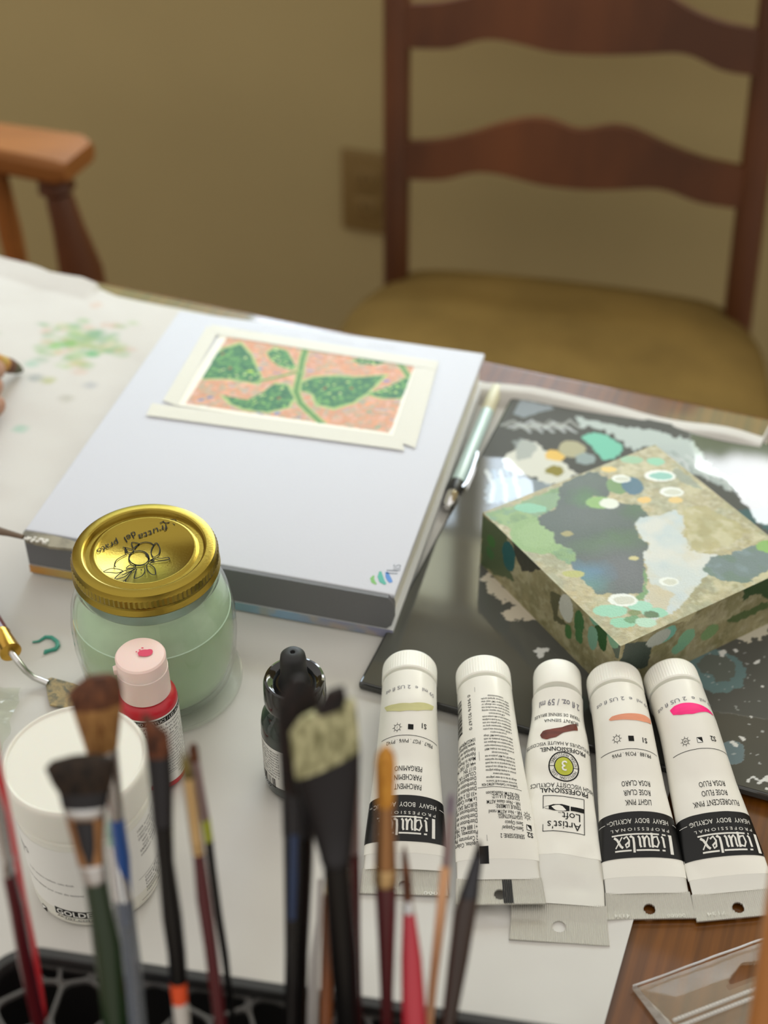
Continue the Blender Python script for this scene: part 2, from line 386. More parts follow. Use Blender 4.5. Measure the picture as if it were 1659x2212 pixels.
# outlet plate, partly behind the chair post
m_plate = mat('plate_brown', rgb(128, 104, 58), 0.5); m_slot = mat('slot_dark', rgb(50, 38, 24), 0.6)
oc = MW @ Vector((0.004, 0, 0)); oz = T - 0.342
o = thing('wall_outlet', 'brown electrical outlet plate low on the beige wall, half behind the chair post', 'outlet', (oc.x, oc.y, oz))
b = MB(); b.box((0.0, -0.004, oz), (0.074, 0.008, 0.117), bev=0.003); part('plate', b, m_plate, o, MW)
for dz in (0.020, -0.020):
    b = MB(); b.box((0.0, -0.0095, oz + dz), (0.034, 0.004, 0.027), bev=0.0015); r_ = part('receptacle', b, m_plate, o, MW)
    b = MB()
    for dx in (-0.006, 0.006): b.box((dx, -0.0118, oz + dz + 0.002), (0.002, 0.001, 0.008))
    part('slots', b, m_slot, r_, MW)

# ================================================================ dining chair behind the table
m_chair = mat('chair_wood', rgb(92, 50, 20), 0.5, var=0.35, vscale=9, stretch=(1, 1, 0.25), coat=0.0)
m_seat = mat('seat_fabric', rgb(122, 100, 54), 0.95, spec=0.1, var=0.20, vscale=7, bump=0.25, bscale=900)
CXV = Vector((0.9755, -0.220, 0)); CFV = Vector((-0.220, -0.9755, 0)); CO = Vector((0.206, 1.4245, 0)); SEAT = T - 0.30
def chp(x, y, z): return CO + CXV * x + CFV * y + Vector((0, 0, z))
ch = thing('dining_chair', 'dark brown wooden ladder-back dining chair with padded olive-tan seat, facing the table', 'chair', chp(0, 0.2, 0))
BU = (-CFV * math.sin(R(9)) + Vector((0, 0, math.cos(R(9))))); BN = CXV.cross(BU).normalized(); BO = chp(0, 0, SEAT)
def back(px, py): q = PP(px, py, BO, BN) - BO; return q.dot(CXV), q.dot(BU)
def bpt(s, t, d=0.0): return BO + CXV * s + BU * t - BN * d
for (xa, ya, xb, yb, hw, leg) in ((858, 0, 856, 578, 0.0130, -1), (1668, 60, 1596, 665, 0.0145, 1)):
    s1, t1 = back(xa, ya); s0, t0 = back(xb, yb); k = (s1 - s0) / (t1 - t0)
    rings = []
    for t in (-0.45 * math.cos(R(9)) - 0.0, -0.25, -0.03, 0.1, 0.3, 0.45, 0.56, 0.60):
        sc = 1.0 if t < 0.5 else (0.85 if t < 0.58 else 0.5); s_ = s0 + k * max(t, -0.03); c = bpt(s_, max(t, -0.03))
        if t < -0.03: c = chp(s_, 0.0 - (-0.03 - t) * 0.12 + 0.005, 0) + Vector((0, 0, SEAT + t * 1.0125))
        rings.append([c + CXV * (hw * sc * math.cos(a) * 1.15) + CFV * (hw * sc * math.sin(a) * 1.15) for a in [6.28319 * (i + .5) / 12 for i in range(12)]])
    rings[0] = [Vector((p.x, p.y, 0.0)) for p in rings[0]]
    b = MB(); b.loft(rings); part('post', b, m_chair, ch, angle=50)
def rail(top, bot):
    tp = [back(*p) for p in top]; bp = [back(*p) for p in bot]; n = 40
    a = max(tp[0][0], bp[0][0]); z = min(tp[-1][0], bp[-1][0]); L = np.linspace(a - 0.005, z + 0.005, n)
    yt = np.interp(L, [p[0] for p in tp], [p[1] for p in tp]); yb = np.interp(L, [p[0] for p in bp], [p[1] for p in bp])
    for _ in range(2): yt[1:-1] = (yt[:-2] + 2 * yt[1:-1] + yt[2:]) / 4; yb[1:-1] = (yb[:-2] + 2 * yb[1:-1] + yb[2:]) / 4
    rings = []
    for s_, u, d in zip(L, yt, yb):
        bow = -0.014 * (1 - (s_ / 0.2) ** 2)
        rings.append([bpt(s_, d, bow - .008), bpt(s_, d, bow + .008), bpt(s_, u, bow + .008), bpt(s_, u, bow - .008)])
    b = MB(); b.loft(rings); part('rail', b, m_chair, ch, angle=35)
rail([(880, 305), (950, 300), (1020, 283), (1090, 258), (1150, 246), (1195, 248), (1230, 268), (1260, 278), (1290, 268), (1325, 260), (1370, 268), (1440, 305), (1520, 338), (1605, 358)],
     [(880, 383), (975, 381), (1000, 368), (1040, 360), (1090, 366), (1170, 388), (1260, 398), (1330, 398), (1420, 394), (1460, 405), (1500, 428), (1600, 446)])
rail([(880, 8), (960, 2), (1040, -18), (1120, -60), (1230, -80), (1340, -60), (1430, -30), (1490, 15), (1560, 45), (1668, 68)],
     [(880, 101), (990, 100), (1015, 84), (1060, 74), (1110, 82), (1200, 105), (1300, 110), (1400, 108), (1470, 103), (1510, 115), (1550, 146), (1660, 164)])
b = MB(); L = np.linspace(-0.208, 0.214, 24); b.loft([[bpt(s_, 0.50 + 0.03 * math.cos(s_ * 7), d - .016 * (1 - (s_ / .22) ** 2)) + BU * dz for d, dz in ((-.009, 0), (.009, 0), (.009, .075), (-.009, .075))] for s_ in L]); part('crest_rail', b, m_chair, ch, angle=35)
out = [(-0.165, -0.035), (-0.205, 0.0), (-0.232, 0.06), (-0.242, 0.15), (-0.246, 0.28), (-0.240, 0.385), (-0.20, 0.425), (0, 0.435), (0.20, 0.425), (0.240, 0.385), (0.246, 0.28), (0.242, 0.15), (0.232, 0.06), (0.205, 0.0), (0.165, -0.035), (0, -0.045)]
def crvloop(pts, k=5):
    r = []; n = len(pts)
    for i in range(n):
        p0, p1, p2, p3 = [np.array(pts[(i + j) % n]) for j in (-1, 0, 1, 2)]
        for q in range(k):
            t = q / k; r.append(tuple(0.5 * ((2 * p1) + (-p0 + p2) * t + (2 * p0 - 5 * p1 + 4 * p2 - p3) * t * t + (-p0 + 3 * p1 - 3 * p2 + p3) * t ** 3)))
    return r
oc_ = crvloop(out); cen = (0.0, 0.2); b = MB(); rings = []
for sc, dz in ((0.97, -0.055), (1.0, -0.045), (1.005, -0.022), (0.985, -0.006), (0.94, 0.004), (0.8, 0.014), (0.5, 0.022), (0.15, 0.025)):
    rings.append([chp(cen[0] + (x - cen[0]) * sc, cen[1] + (y - cen[1]) * sc, SEAT - 0.012 + dz) for x, y in oc_])
b.loft(rings); part('seat', b, m_seat, ch)
b = MB()
for x0, y0, x1, y1 in ((-.19, .40, .19, .40), (-.20, .03, -.205, .40), (.20, .03, .205, .40), (-.18, .01, .18, .01)):
    c = ((x0 + x1) / 2, (y0 + y1) / 2); d = math.hypot(x1 - x0, y1 - y0); a = math.atan2((chp(x1, y1, 0) - chp(x0, y0, 0)).y, (chp(x1, y1, 0) - chp(x0, y0, 0)).x)
    b.box(chp(c[0], c[1], SEAT - 0.092), (d, 0.02, 0.05), rot=Matrix.Rotation(a, 3, 'Z'))
part('seat_frame', b, m_chair, ch, smooth=False)
for sx in (-1, 1):
    b = MB(); b.loft([[chp(sx * 0.205 + r * math.cos(a), 0.40 + r * math.sin(a), z) for a in [6.28319 * i / 14 for i in range(14)]] for z, r in ((0, .012), (.05, .016), (.2, .019), (.33, .020), (SEAT - .07, .021))]); part('leg', b, m_chair, ch)

# ================================================================ armchair at the far left
m_arm = mat('arm_wood', rgb(150, 94, 42), 0.6, var=0.2, vscale=10, stretch=(0.2, 1, 1), spec=.3)
ARZ = T - 0.085
e0 = P(168, 318, -0.085)
def ac(x, y, z): c, s_ = math.cos(R(-20)), math.sin(R(-20)); return Vector((e0.x + x * c - y * s_, e0.y + x * s_ + y * c, z))
ar = thing('wooden_armchair', 'light orange-brown wooden armchair with flat arm and turned arm post, at the left wall', 'chair', ac(-0.27, -0.20, 0))
for yy, nm in ((0.0, 1), (-0.40, 0)):
    b = MB(); prof = [(-0.50, .020, .010), (-0.42, .026, .013), (-0.2, .026, .013), (-0.06, .034, .014), (-0.012, .036, .014), (0.0, .030, .010)]
    rings = []
    for x, hw, hh in prof:
        rings.append([ac(x, yy + hw * cx_, ARZ - .016 + hh * cz_) for cx_, cz_ in ((-1, -.5), (-.8, -1), (.8, -1), (1, -.5), (1, .5), (.85, 1), (-.85, 1), (-1, .5))])
    b.loft(rings); part('arm', b, m_arm, ar, angle=30)
    b = MB(); pts = []; rad = []
    for t, r in ((0, .017), (.06, .018), (.10, .020), (.13, .013), (.16, .015), (.3, .017), (.55, .024), (.8, .021), (.93, .014), (1, .015)):
        pts.append(ac(-0.035 + 0.03 * t, yy, ARZ - .03 - t * .21)); rad.append(r)
    b.tube(pts, rad, 16); part('arm_post', b, m_chair, ar)
    b = MB(); b.tube([ac(-0.46, yy, 0.0), ac(-0.455, yy, SEAT - .05), ac(-0.46, yy, T + 0.0), ac(-0.52, yy, T + .27)], [.016, .020, .018, .013], 14); part('back_post', b, m_arm, ar)
    b = MB(); b.tube([ac(-0.03, yy, 0.0), ac(-0.035, yy, .2), ac(-0.035, yy, SEAT - .03)], [.014, .02, .022], 14); part('leg', b, m_arm, ar)
    b = MB(); b.tube([ac(-0.095, yy, SEAT - 0.02), ac(-0.100, yy, SEAT + 0.10), ac(-0.102, yy, ARZ - .02)], [.010, .013, .009], 12); part('spindle', b, m_arm, ar)
b = MB(); b.box(ac(-0.24, -0.20, SEAT - .03), (0.46, 0.42, 0.035), rot=Matrix.Rotation(R(-20), 3, 'Z'), bev=.012); part('seat', b, m_arm, ar)
for k, z in enumerate((T - .02, T + .12, T + .24)):
    b = MB(); b.box(ac(-0.47 - .022 * k, -0.20, z), (0.016, 0.39, 0.06), rot=Matrix.Rotation(R(-20), 3, 'Z'), bev=.005); part('back_slat', b, m_arm, ar)

# ================================================================ table and paper
m_table = mat('table_wood', rgb(98, 56, 11), 0.36, spec=.25, coat=0.8, var=0.30, vscale=55, stretch=(4.0, 0.12, 1), bump=0.03, bscale=150)
MT = Matrix.Translation(E0) @ Matrix(((EX.x, EY.x, 0, 0), (EX.y, EY.y, 0, 0), (0, 0, 1, 0), (0, 0, 0, 1)))
YT = math.atan2(EX.y, EX.x)
tb = thing('dining_table', 'orange-brown wooden dining table with the art supplies spread over it', 'table', (E0.x, E0.y, 0), YT)
b = MB(); b.box((-0.025, -0.475, T - 0.014), (1.55, 0.95, 0.028), bev=0.008); part('tabletop', b, m_table, tb, MT)
b = MB()
for x, y, sx, sy in ((-.035, -.15, 1.40, .02), (-.035, -.86, 1.40, .02), (-.725, -.505, .02, .69), (.655, -.505, .02, .69)): b.box((x, y, T - 0.068), (sx, sy, 0.08))
part('apron', b, m_table, tb, MT, smooth=False)
for x in (-.73, .66):
    for y in (-.155, -.855):
        b = MB(); b.box((x, y, (T - .028) / 2), (.06, .06, T - .028), bev=.006); part('leg', b, m_table, tb, MT)

far = [(-0.90, -0.006), (-0.31, -0.006)] + [totab(P(*p, h)) for p, h in (((60, 572), .004), ((85, 582), .003), ((110, 600), 0), ((180, 612), 0), ((250, 642), 0), ((310, 656), 0))] + [(-0.12, -0.020), (0.02, -0.026)] + [totab(P(*p, .012)) for p in ((1050, 818), (1150, 830), (1250, 850), (1350, 868), (1450, 890), (1560, 914), (1655, 933))] + [(0.272, -0.012)]
far.sort(); fu = [p[0] for p in far]; fv = [p[1] for p in far]
PU0, PU1, PV0 = -0.78, 0.2723, -0.72
cv = Canvas(PU0, PU1, 0, 1, 330, 250, (206, 203, 197))
rs = np.random.RandomState(5)
cv.Y = 1 - (1 - cv.Y) ** 1.35                        # rows crowded toward the far edge so that the roll is smooth
VV = PV0 + (np.interp(cv.X, fu, fv) - PV0) * cv.Y
def stain(px, py, rx, ry, col, al):
    u, v = totab(P(px, py)); d = ((cv.X - u) / (rx * .00033)) ** 2 + ((VV - v) / (ry * .0005)) ** 2
    m = np.clip(1.4 - d, 0, 1) * (0.6 + 0.9 * np.clip(fbm(cv.X * 260, VV * 260, int(px) % 90) + .2, 0, 1)); cv.put(np.clip(m, 0, 1), col, al)
for _ in range(110):
    stain(rs.normal(175, 58), rs.normal(745, 28), rs.uniform(8, 22), rs.uniform(4, 10), [(140, 175, 120), (165, 190, 140), (205, 170, 150), (120, 165, 130), (190, 190, 140)][rs.randint(5)], 0.55)
for px, py, c in ((105, 825, (170, 175, 110)), (78, 820, (140, 150, 150)), (70, 790, (150, 190, 170)), (195, 835, (170, 172, 175)), (200, 768, (90, 170, 110)), (150, 745, (120, 175, 100)), (120, 752, (130, 185, 110)), (45, 930, (150, 190, 170)), (145, 865, (175, 172, 160))): stain(px, py, 16, 9, c, .8)
rolled = lambda u: float(np.clip((u + 0.0) / 0.07, 0, 1))
def paper_pt(u, t):
    ve = float(np.interp(u, fu, fv)); v = PV0 + (ve - PV0) * t; d = ve - v; h = 0.0013
    h += 0.0017 * float(fbm(np.array(u * 20.0), np.array(v * 20.0), 60, 4))
    c = rolled(u)
    if d < 0.017: q = 1 - d / 0.017; q = min(1, q / .62); h += 0.0080 * c * (q * q * (3 - 2 * q)) * (0.85 + 0.25 * math.sin(u * 60 + 1.3 * math.sin(u * 23)))
    if u < -0.22 and d < 0.02: h += 0.004 * (1 - d / 0.02)
    if u > 0.262: h += 0.0007 * (u - 0.262) / 0.01
    return tab(u, v, h)
m_paper = mat('drawing_paper', rgb(206, 203, 197), 0.8, spec=0.25, attr='Col', bump=0.55, bscale=17, bdist=.010, bdet=1.6)
b = MB(); cols = []; cv.mesh(paper_pt, b, cols)
paper = single('paper_sheet', b, m_paper, 'large white paper sheet covering the table, stained with paint and rolled at its far edge', 'paper'); set_cols(paper, cols)
m_teal = mat('teal_paint', rgb(60, 150, 130), 0.4)
b = MB(); b.tube([P(x, y, .0022) for x, y in ((70, 1387), (84, 1385), (98, 1376), (112, 1377), (123, 1386), (125, 1395), (120, 1402), (108, 1405), (98, 1408), (96, 1412))], [.0005, .0007, .001, .0011, .0012, .0013, .0012, .0010, .0012, .0006], 8)
part('paint_mark', b, m_teal, paper, label='small teal curl of dried paint')

# ================================================================ thick sketchbook with the taped card
BY = R(-14.6); BC = Vector((-0.0670, 0.6894, 0)); bx = Vector((math.cos(BY), math.sin(BY), 0)); by = Vector((-math.sin(BY), math.cos(BY), 0))
MBK = Matrix.Translation((BC.x, BC.y, T + 0.0025)) @ Matrix.Rotation(BY, 4, 'Z')
BW, BD, BH = 0.2117, 0.2405, 0.0290
m_cover = mat('white_cover', rgb(206, 208, 216), 0.62, spec=0.3, bump=0.05, bscale=500)
m_pages = mat('book_pages', rgb(226, 222, 210), 0.8, var=0.06, vscale=60, stretch=(0.3, 0.3, 30))
m_spine = mat('grey_spine', rgb(108, 108, 110), 0.6, bump=0.1, bscale=700)
bk = thing('sketchbook', 'thick white sketchbook with dark grey spine toward the camera, a painted card taped on top', 'book', (BC.x, BC.y, T + .0025), BY)
b = MB(); b.box((0, 0.001, BH - 0.0015), (BW, BD - 0.002, 0.003), bev=0.001); cov = part('front_cover', b, m_cover, bk, MBK)
b = MB(); b.box((0, 0.004, BH / 2), (BW - 0.006, BD - 0.012, BH - 0.0062)); part('page_block', b, m_pages, bk, MBK, smooth=False)
prof = [(-BW / 2, 0.006), (BW / 2 - .004, 0.006), (BW / 2 - .001, .009), (BW / 2, .013), (BW / 2, BH - .006), (BW / 2 - .001, BH - .003), (BW / 2 - .003, BH - .0005), (-BW / 2, BH - .0005)]
b = MB(); b.prism([(x, -BD / 2 - 0.0006, z) for x, z in prof], (0, 0.004, 0)); part('spine', b, m_spine, bk, MBK, angle=25)
cvb = Canvas(-BW / 2, BW / 2, 0, .006, 160, 8, (150, 150, 150)); n_ = cvb.X / BW + .5
for a0, a1, c in ((-.1, .10, (190, 130, 60)), (.06, .30, (190, 160, 70)), (.28, .42, (160, 150, 110)), (.42, .62, (120, 165, 165)), (.60, .82, (135, 165, 190)), (.80, 1.1, (140, 140, 165))):
    cvb.put(np.clip(1.25 - np.abs(n_ - (a0 + a1) / 2) / (a1 - a0) * 1.6, 0, 1), c)  # edge colour runs from orange-yellow at the left to blue-grey at the right
cvb.mottle([(110, 150, 160), (200, 170, 110)], 90, 6, .35)
b = MB(); cols = []; cvb.mesh(lambda x, z: Vector((x, -BD / 2 - .0012, z)), b, cols)
b.box((0, 0, .00297), (BW, BD + .0022, .0058)); cols += [list(rgb(205, 205, 205))] * 8
o = part('back_cover', b, mat('coloured_edge', rgb(205, 205, 205), 0.5, attr='Col'), bk, MBK, smooth=False, angle=None); set_cols(o, cols)
BTOP = BH + .0025                                      # cover height over the table
def bk_uv(px, py, h=BTOP): q = P(px, py, h) - BC; return q.dot(bx), q.dot(by)
m_green = mat('print_green', rgb(110, 170, 80), .5); m_tealp = mat('print_teal', rgb(60, 160, 140), .5); m_bluep = mat('print_blue', rgb(60, 120, 190), .5); m_greyp = mat('print_grey', rgb(125, 130, 140), .5)
pr = Print(); c6 = lambda x, y: bk_uv(700 + x / 3.95, 1160 + y / 3.95)
for pts, w, mi in (([(425, 330), (410, 355), (420, 385), (445, 405)], [.0008, .0022, .0022, .001], 0), ([(480, 295), (480, 340), (495, 380), (525, 405)], [.0012, .003, .003, .0014], 1), ([(535, 300), (545, 340), (560, 370), (572, 390)], [.0016, .0026, .0026, .0018], 2)):
    pr.stroke([c6(*p) for p in pts], w, mi)
pr.text('II', *c6(580, 300), .006, mi=3, rot=R(100)); pr.text('IIS', *c6(622, 262), .004, mi=3, rot=R(100))
part('cover_print', pr.mapped(lambda u, v, l: MBK @ Vector((u, v, BH + l + .0001))), [m_green, m_tealp, m_bluep, m_greyp], cov, smooth=False, angle=None)

za = lambda x, y: bk_uv(360 + x / 2.765, 660 + y / 2.765)
cc = [bk_uv(*p) for p in ((470, 727), (914, 776), (862, 951), (382, 878))]
cx0, cx1 = (cc[0][0] + cc[3][0]) / 2, (cc[1][0] + cc[2][0]) / 2; cy0, cy1 = (cc[2][1] + cc[3][1]) / 2, (cc[0][1] + cc[1][1]) / 2
ca = Canvas(cx0, cx1, cy0, cy1, 270, 170, (236, 233, 220))
art = [za(*p) for p in ((362, 195), (1490, 335), (1330, 768), (115, 592))]
am = ca.poly(art, (206, 150, 116), .0006)
ca.mottle([(226, 160, 122), (196, 150, 128), (214, 168, 150), (170, 160, 135)], 320, 7, .8, am)
def aput(mk, c, al=1.0): ca.put(mk * am, c, al)
for _ in range(150):
    u = rs.uniform(cx0, cx1); v = rs.uniform(cy0, cy1); a = rs.uniform(-.5, .9); s_ = ca.C.copy()
    col = [(150, 175, 150), (160, 165, 185), (200, 120, 90), (120, 160, 150), (225, 190, 150), (90, 130, 180)][rs.randint(6)]
    k = rs.uniform(.001, .0035); ca.line([(u - k * math.cos(a), v - k * math.sin(a)), (u + k * math.cos(a), v + k * math.sin(a))], rs.uniform(.0006, .0014), col, .75, .0005); ca.C = np.where(am[..., None] > 0, ca.C, s_)
leaves = [[(345, 265), (440, 235), (500, 300), (560, 430), (545, 470), (430, 450), (370, 440), (215, 440), (240, 350), (300, 290)],
          [(600, 290), (650, 258), (720, 280), (775, 380), (740, 388), (660, 360), (625, 330)],
          [(335, 540), (480, 570), (560, 535), (640, 475), (720, 485), (760, 560), (720, 615), (600, 640), (470, 625), (390, 592)],
          [(800, 470), (880, 437), (1000, 428), (1130, 438), (1300, 425), (1200, 525), (1110, 585), (1000, 618), (900, 595), (870, 530), (805, 515)],
          [(1195, 535), (1330, 490), (1440, 430), (1455, 470), (1400, 560), (1290, 558)], [(1110, 330), (1250, 305), (1340, 335), (1250, 362), (1150, 352)]]
for k, lf in enumerate(leaves):
    q = [za(*p) for p in lf]; cxm = sum(p[0] for p in q) / len(q); cym = sum(p[1] for p in q) / len(q)
    aput(ca.inside([(cxm + (x - cxm) * 1.10, cym + (y - cym) * 1.12) for x, y in q], .0006), (160, 195, 120), .8)
    m = ca.inside(q, .0005) * am; ca.put(m, (52, 112, 72)); ca.mottle([(88, 150, 82), (36, 92, 66), (110, 165, 90)], 420, 9, .75, m)
    for _ in range(14):
        p = q[rs.randint(len(q))]; t = rs.uniform(.1, .8); m2 = ca.inside(q); s_ = ca.C.copy()
        ca.ell((p[0] * (1 - t) + cxm * t, p[1] * (1 - t) + cym * t), .0011, .0007, rs.uniform(0, 3), [(140, 190, 95), (175, 205, 120), (200, 215, 150)][rs.randint(3)], .0004); ca.C = np.where((m2 * am)[..., None] > 0, ca.C, s_)
for pts, w in (([(835, 250), (812, 330), (795, 420), (772, 520), (800, 590), (860, 650), (930, 712)], .0032), ([(1350, 325), (1400, 360), (1445, 430)], .0026), ([(820, 262), (1000, 285), (1100, 300), (1350, 330)], .0018), ([(790, 400), (640, 440), (540, 460)], .0016)):
    s_ = ca.C.copy(); q = [za(*p) for p in pts]; ca.line(q, w * 1.7, (165, 190, 120), .8, .0003); ca.line(q, w, (92, 140, 74), 1, .0003); ca.C = np.where(am[..., None] > 0, ca.C, s_)
for x, y in ((380, 380), (335, 295), (670, 560), (1105, 500), (945, 500)): ca.ell(za(x, y), .0010, .0012, 0, (150, 70, 40), .0003)
for x, y, c in ((205, 570, (70, 130, 180)), (260, 555, (90, 120, 170)), (500, 400, (190, 220, 70)), (560, 385, (110, 150, 190)), (660, 650, (90, 140, 190)), (860, 395, (130, 150, 190)), (1315, 455, (120, 130, 190)), (1260, 735, (90, 160, 130)), (1210, 640, (110, 160, 130))): ca.ell(za(x, y), .0022, .0012, .3, c, .0006, .85)
b = MB(); cols = []; MCD = MBK @ Matrix.Translation((0, 0, BH))
ca.mesh(lambda x, y: Vector((x, y, .0008)), b, cols)
b.box(((cx0 + cx1) / 2, (cy0 + cy1) / 2, .00045), (cx1 - cx0, cy1 - cy0, .0006)); cols += [list(rgb(236, 233, 220))] * 8
card = single('painted_card', b, mat('card_paint', rgb(236, 233, 220), .6, attr='Col'), 'small painting of green leaves on peach ground, taped to the white sketchbook', 'painting', M=MCD, smooth=False, angle=None); set_cols(card, cols)
m_tape = clear('masking_tape', (1, 1, 1), .35, .80, rgb(233, 231, 219), 1.25)
for pts, lab in (([(447, 707), (474, 716), (384, 880), (352, 868)], 'strip of cream masking tape down the left side of the leaf painting'),
                 ([(454, 704), (948, 784), (943, 802), (470, 727)], 'strip of cream masking tape with faint writing along the far side of the leaf painting'),
                 ([(902, 778), (946, 788), (897, 970), (846, 952)], 'strip of cream masking tape down the right side of the leaf painting'),
                 ([(328, 874), (866, 946), (874, 976), (316, 900)], 'strip of cream masking tape along the near side of the leaf painting')):
    q = [bk_uv(*p) for p in pts]; b = MB(); ins = 'near' in lab or 'far' in lab
    b.prism([(x, y, .0009 + (.00014 if ins else 0)) for x, y in q], (0, 0, .00012)); t_ = single('masking_tape', b, m_tape, lab, 'tape', 'masking tape strips around the painting', M=MCD, smooth=False)
    if 'far' in lab:
        pr = Print(); u0, v0 = za(420, 150); u1, v1 = za(1400, 265); a = math.atan2(v1 - v0, u1 - u0)
        for k, (f0, f1) in enumerate(((0, .16), (.22, .40), (.50, .72), (.80, .98))):
            for j in range(int((f1 - f0) * 46)):
                f = f0 + (f1 - f0) * j / max(1, int((f1 - f0) * 46)); uu, vv = u0 + (u1 - u0) * f, v0 + (v1 - v0) * f; pr.stroke([(uu, vv - .0008), (uu + .0008, vv + .0008 * ((j * 7) % 3 - 1)), (uu + .0013, vv + .0006)], .00035)
        part('writing', pr.mapped(lambda u, v, l: MCD @ Vector((u, v, .0012 + l))), mat('pencil_grey', rgb(165, 165, 165), .8), t_, smooth=False, angle=None)

# ================================================================ glossy grey palette board
PA = (0.1090, 0.430, -0.3224, -0.0425); PH = 0.0065
pc = Canvas(PA[0], PA[1], PA[2], PA[3], 460, 400, (84, 84, 78))
def pu(px, py): return totab(P(px, py, PH))
c7 = lambda x, y: (960 + x / 2.373, 780 + y / 2.373)
p7 = lambda x, y: pu(*c7(x, y))
z6 = lambda x, y: pu(1040 + x / 2.68, 800 + y / 2.68)
pc.mottle([(90, 90, 84), (78, 79, 74)], 20, 4, .5); pc.A[:] = 1
q = pc.poly([z6(*p) for p in ((180, 250), (230, 170), (400, 205), (420, 225), (330, 245), (240, 275))], (140, 148, 152), .001, .9)
for k in range(16): x = 120 + k * 22; pc.line([z6(x, 320 + 6 * (k % 4)), z6(x + 60, 290 + 9 * (k % 5)), z6(x + 120, 330 + 14 * (k % 3))], .0022, [(175, 178, 172), (150, 152, 145), (195, 200, 200)][k % 3], .6, .001)
pc.poly([z6(*p) for p in ((540, 265), (640, 290), (700, 300), (820, 320), (1000, 350), (1130, 390), (1220, 400), (1290, 500), (1250, 560), (1150, 500), (1000, 440), (860, 460), (800, 400), (720, 345), (560, 320))], (184, 195, 190), .004, .92)
w = pc.poly([z6(*p) for p in ((120, 500), (190, 460), (240, 400), (330, 430), (420, 500), (560, 600), (480, 650), (370, 660), (310, 620), (180, 590), (130, 560))], (212, 212, 200), .003, .97)
pc.poly([z6(*p) for p in ((180, 420), (240, 395), (320, 430), (290, 500), (220, 530))], (150, 158, 155), .004, .7)
pc.poly([p7(*p) for p in ((290, 590), (440, 600), (560, 640), (420, 700), (260, 730), (215, 720), (215, 640))], (176, 190, 200), .003, .5)  # pale blue of the mirrored sky, painted into the board colour
for k in range(5): pc.line([p7(215 + 35 * k, 560), p7(250 + 30 * k, 640), p7(240 + 38 * k, 720)], .0025, [(205, 210, 205), (130, 150, 165)][k % 2], .7, .001)
pc.ell(z6(525, 455), .0088, .0088, 0, (172, 168, 138), .002); pc.ell(z6(600, 510), .0062, .0062, 0, (146, 160, 158), .002)
pc.poly([z6(*p) for p in ((580, 380), (640, 358), (720, 375), (800, 420), (815, 470), (770, 515), (700, 525), (650, 450), (600, 410))], (122, 192, 168), .002)
pc.ell(z6(425, 497), .0056, .0056, 0, (222, 186, 104), .003); pc.ell(z6(425, 580), .0056, .0052, 0, (140, 130, 62), .002)
pc.poly([p7(*p) for p in ((1100, 420), (1250, 430), (1330, 500), (1400, 590), (1500, 590), (1620, 640), (1600, 690), (1450, 660), (1330, 600), (1200, 560), (1120, 500))], (176, 186, 182), .004, .85)
for k in range(22): x = 1140 + rs.uniform(0, 460); y = 450 + (x - 1140) * .45 + rs.uniform(-30, 40); pc.line([p7(x, y), p7(x + 40, y + 30), p7(x + 50, y + 60)], .0014, [(120, 130, 130), (205, 210, 208)][k % 2], .7, .001)
pc.poly([p7(*p) for p in ((1500, 770), (1660, 740), (1760, 760), (1760, 900), (1640, 860))], (70, 100, 100), .003, .9)  # dark teal reflection of the greenery outside, painted into the board colour
pc.poly([p7(*p) for p in ((190, 1110), (240, 1090), (300, 1150), (390, 1230), (520, 1290), (470, 1320), (330, 1330), (290, 1300), (350, 1260), (260, 1210))], (196, 186, 166), .004, .95)
pc.poly([p7(*p) for p in ((1400, 1410), (1500, 1370), (1650, 1310), (1700, 1330), (1640, 1410), (1540, 1440))], (196, 190, 172), .004, .95)
c5 = lambda x, y: (1100 + x / 2.968, 1380 + y / 2.968)
q5 = lambda x, y: pu(*c5(x, y))
pc.ell(q5(1325, 205), .0155, .0155, 0, (98, 122, 122), .002, .9); pc.ell(q5(1335, 185), .010, .010, 0, (92, 94, 86), .002, .9)
pc.poly([q5(*p) for p in ((1215, 215), (1300, 230), (1340, 300), (1290, 320), (1220, 300))], (98, 122, 122), .001, .9)
pc.ell(q5(1430, 730), .006, .008, 0, (104, 122, 126), .001, .8)
for x, y, rx in ((205, 75, .004), (200, 100, .003), (1370, 90, .003), (1590, 145, .0022), (1445, 75, .0015), (1500, 640, .002), (1440, 670, .002), (1620, 300, .0012), (1545, 500, .001)): pc.ell(q5(x, y), rx, rx * .55, rs.uniform(0, 3), (205, 205, 200), .0015)
for _ in range(38): x, y = rs.uniform(1250, 1650), rs.uniform(60, 900); pc.ell(q5(x, y), rs.uniform(.0003, .0009), rs.uniform(.0003, .0006), rs.uniform(0, 3), (170, 174, 170), .0003, .6)
for k in range(12): x = 1500 + rs.uniform(-20, 200); y = 960 + rs.uniform(-50, 60); pc.line([q5(x, y), q5(x + 30, y + rs.uniform(-40, 30)), q5(x + 60, y + rs.uniform(-20, 40))], .0012, (205, 205, 200), .9, .001)
gm = pc.inside([pu(*p) for p in ((1030, 985), (1100, 990), (1150, 1040), (1160, 1130), (1100, 1330), (1300, 1500), (1700, 1560), (1700, 1800), (700, 1560), (760, 1480))], .001) + pc.inside([pu(*p) for p in ((1490, 935), (1560, 950), (1760, 960), (1760, 1150), (1640, 1130), (1570, 1040), (1500, 1010))], .003)
pc.A = np.where(gm > 0, np.maximum(pc.A, np.where(pc.Y < -.16, pc.A, 1.0)), 0.0)
b = MB(); cols = []; pc.mesh(lambda u, v: Vector((u, v, T + PH)), b, cols)
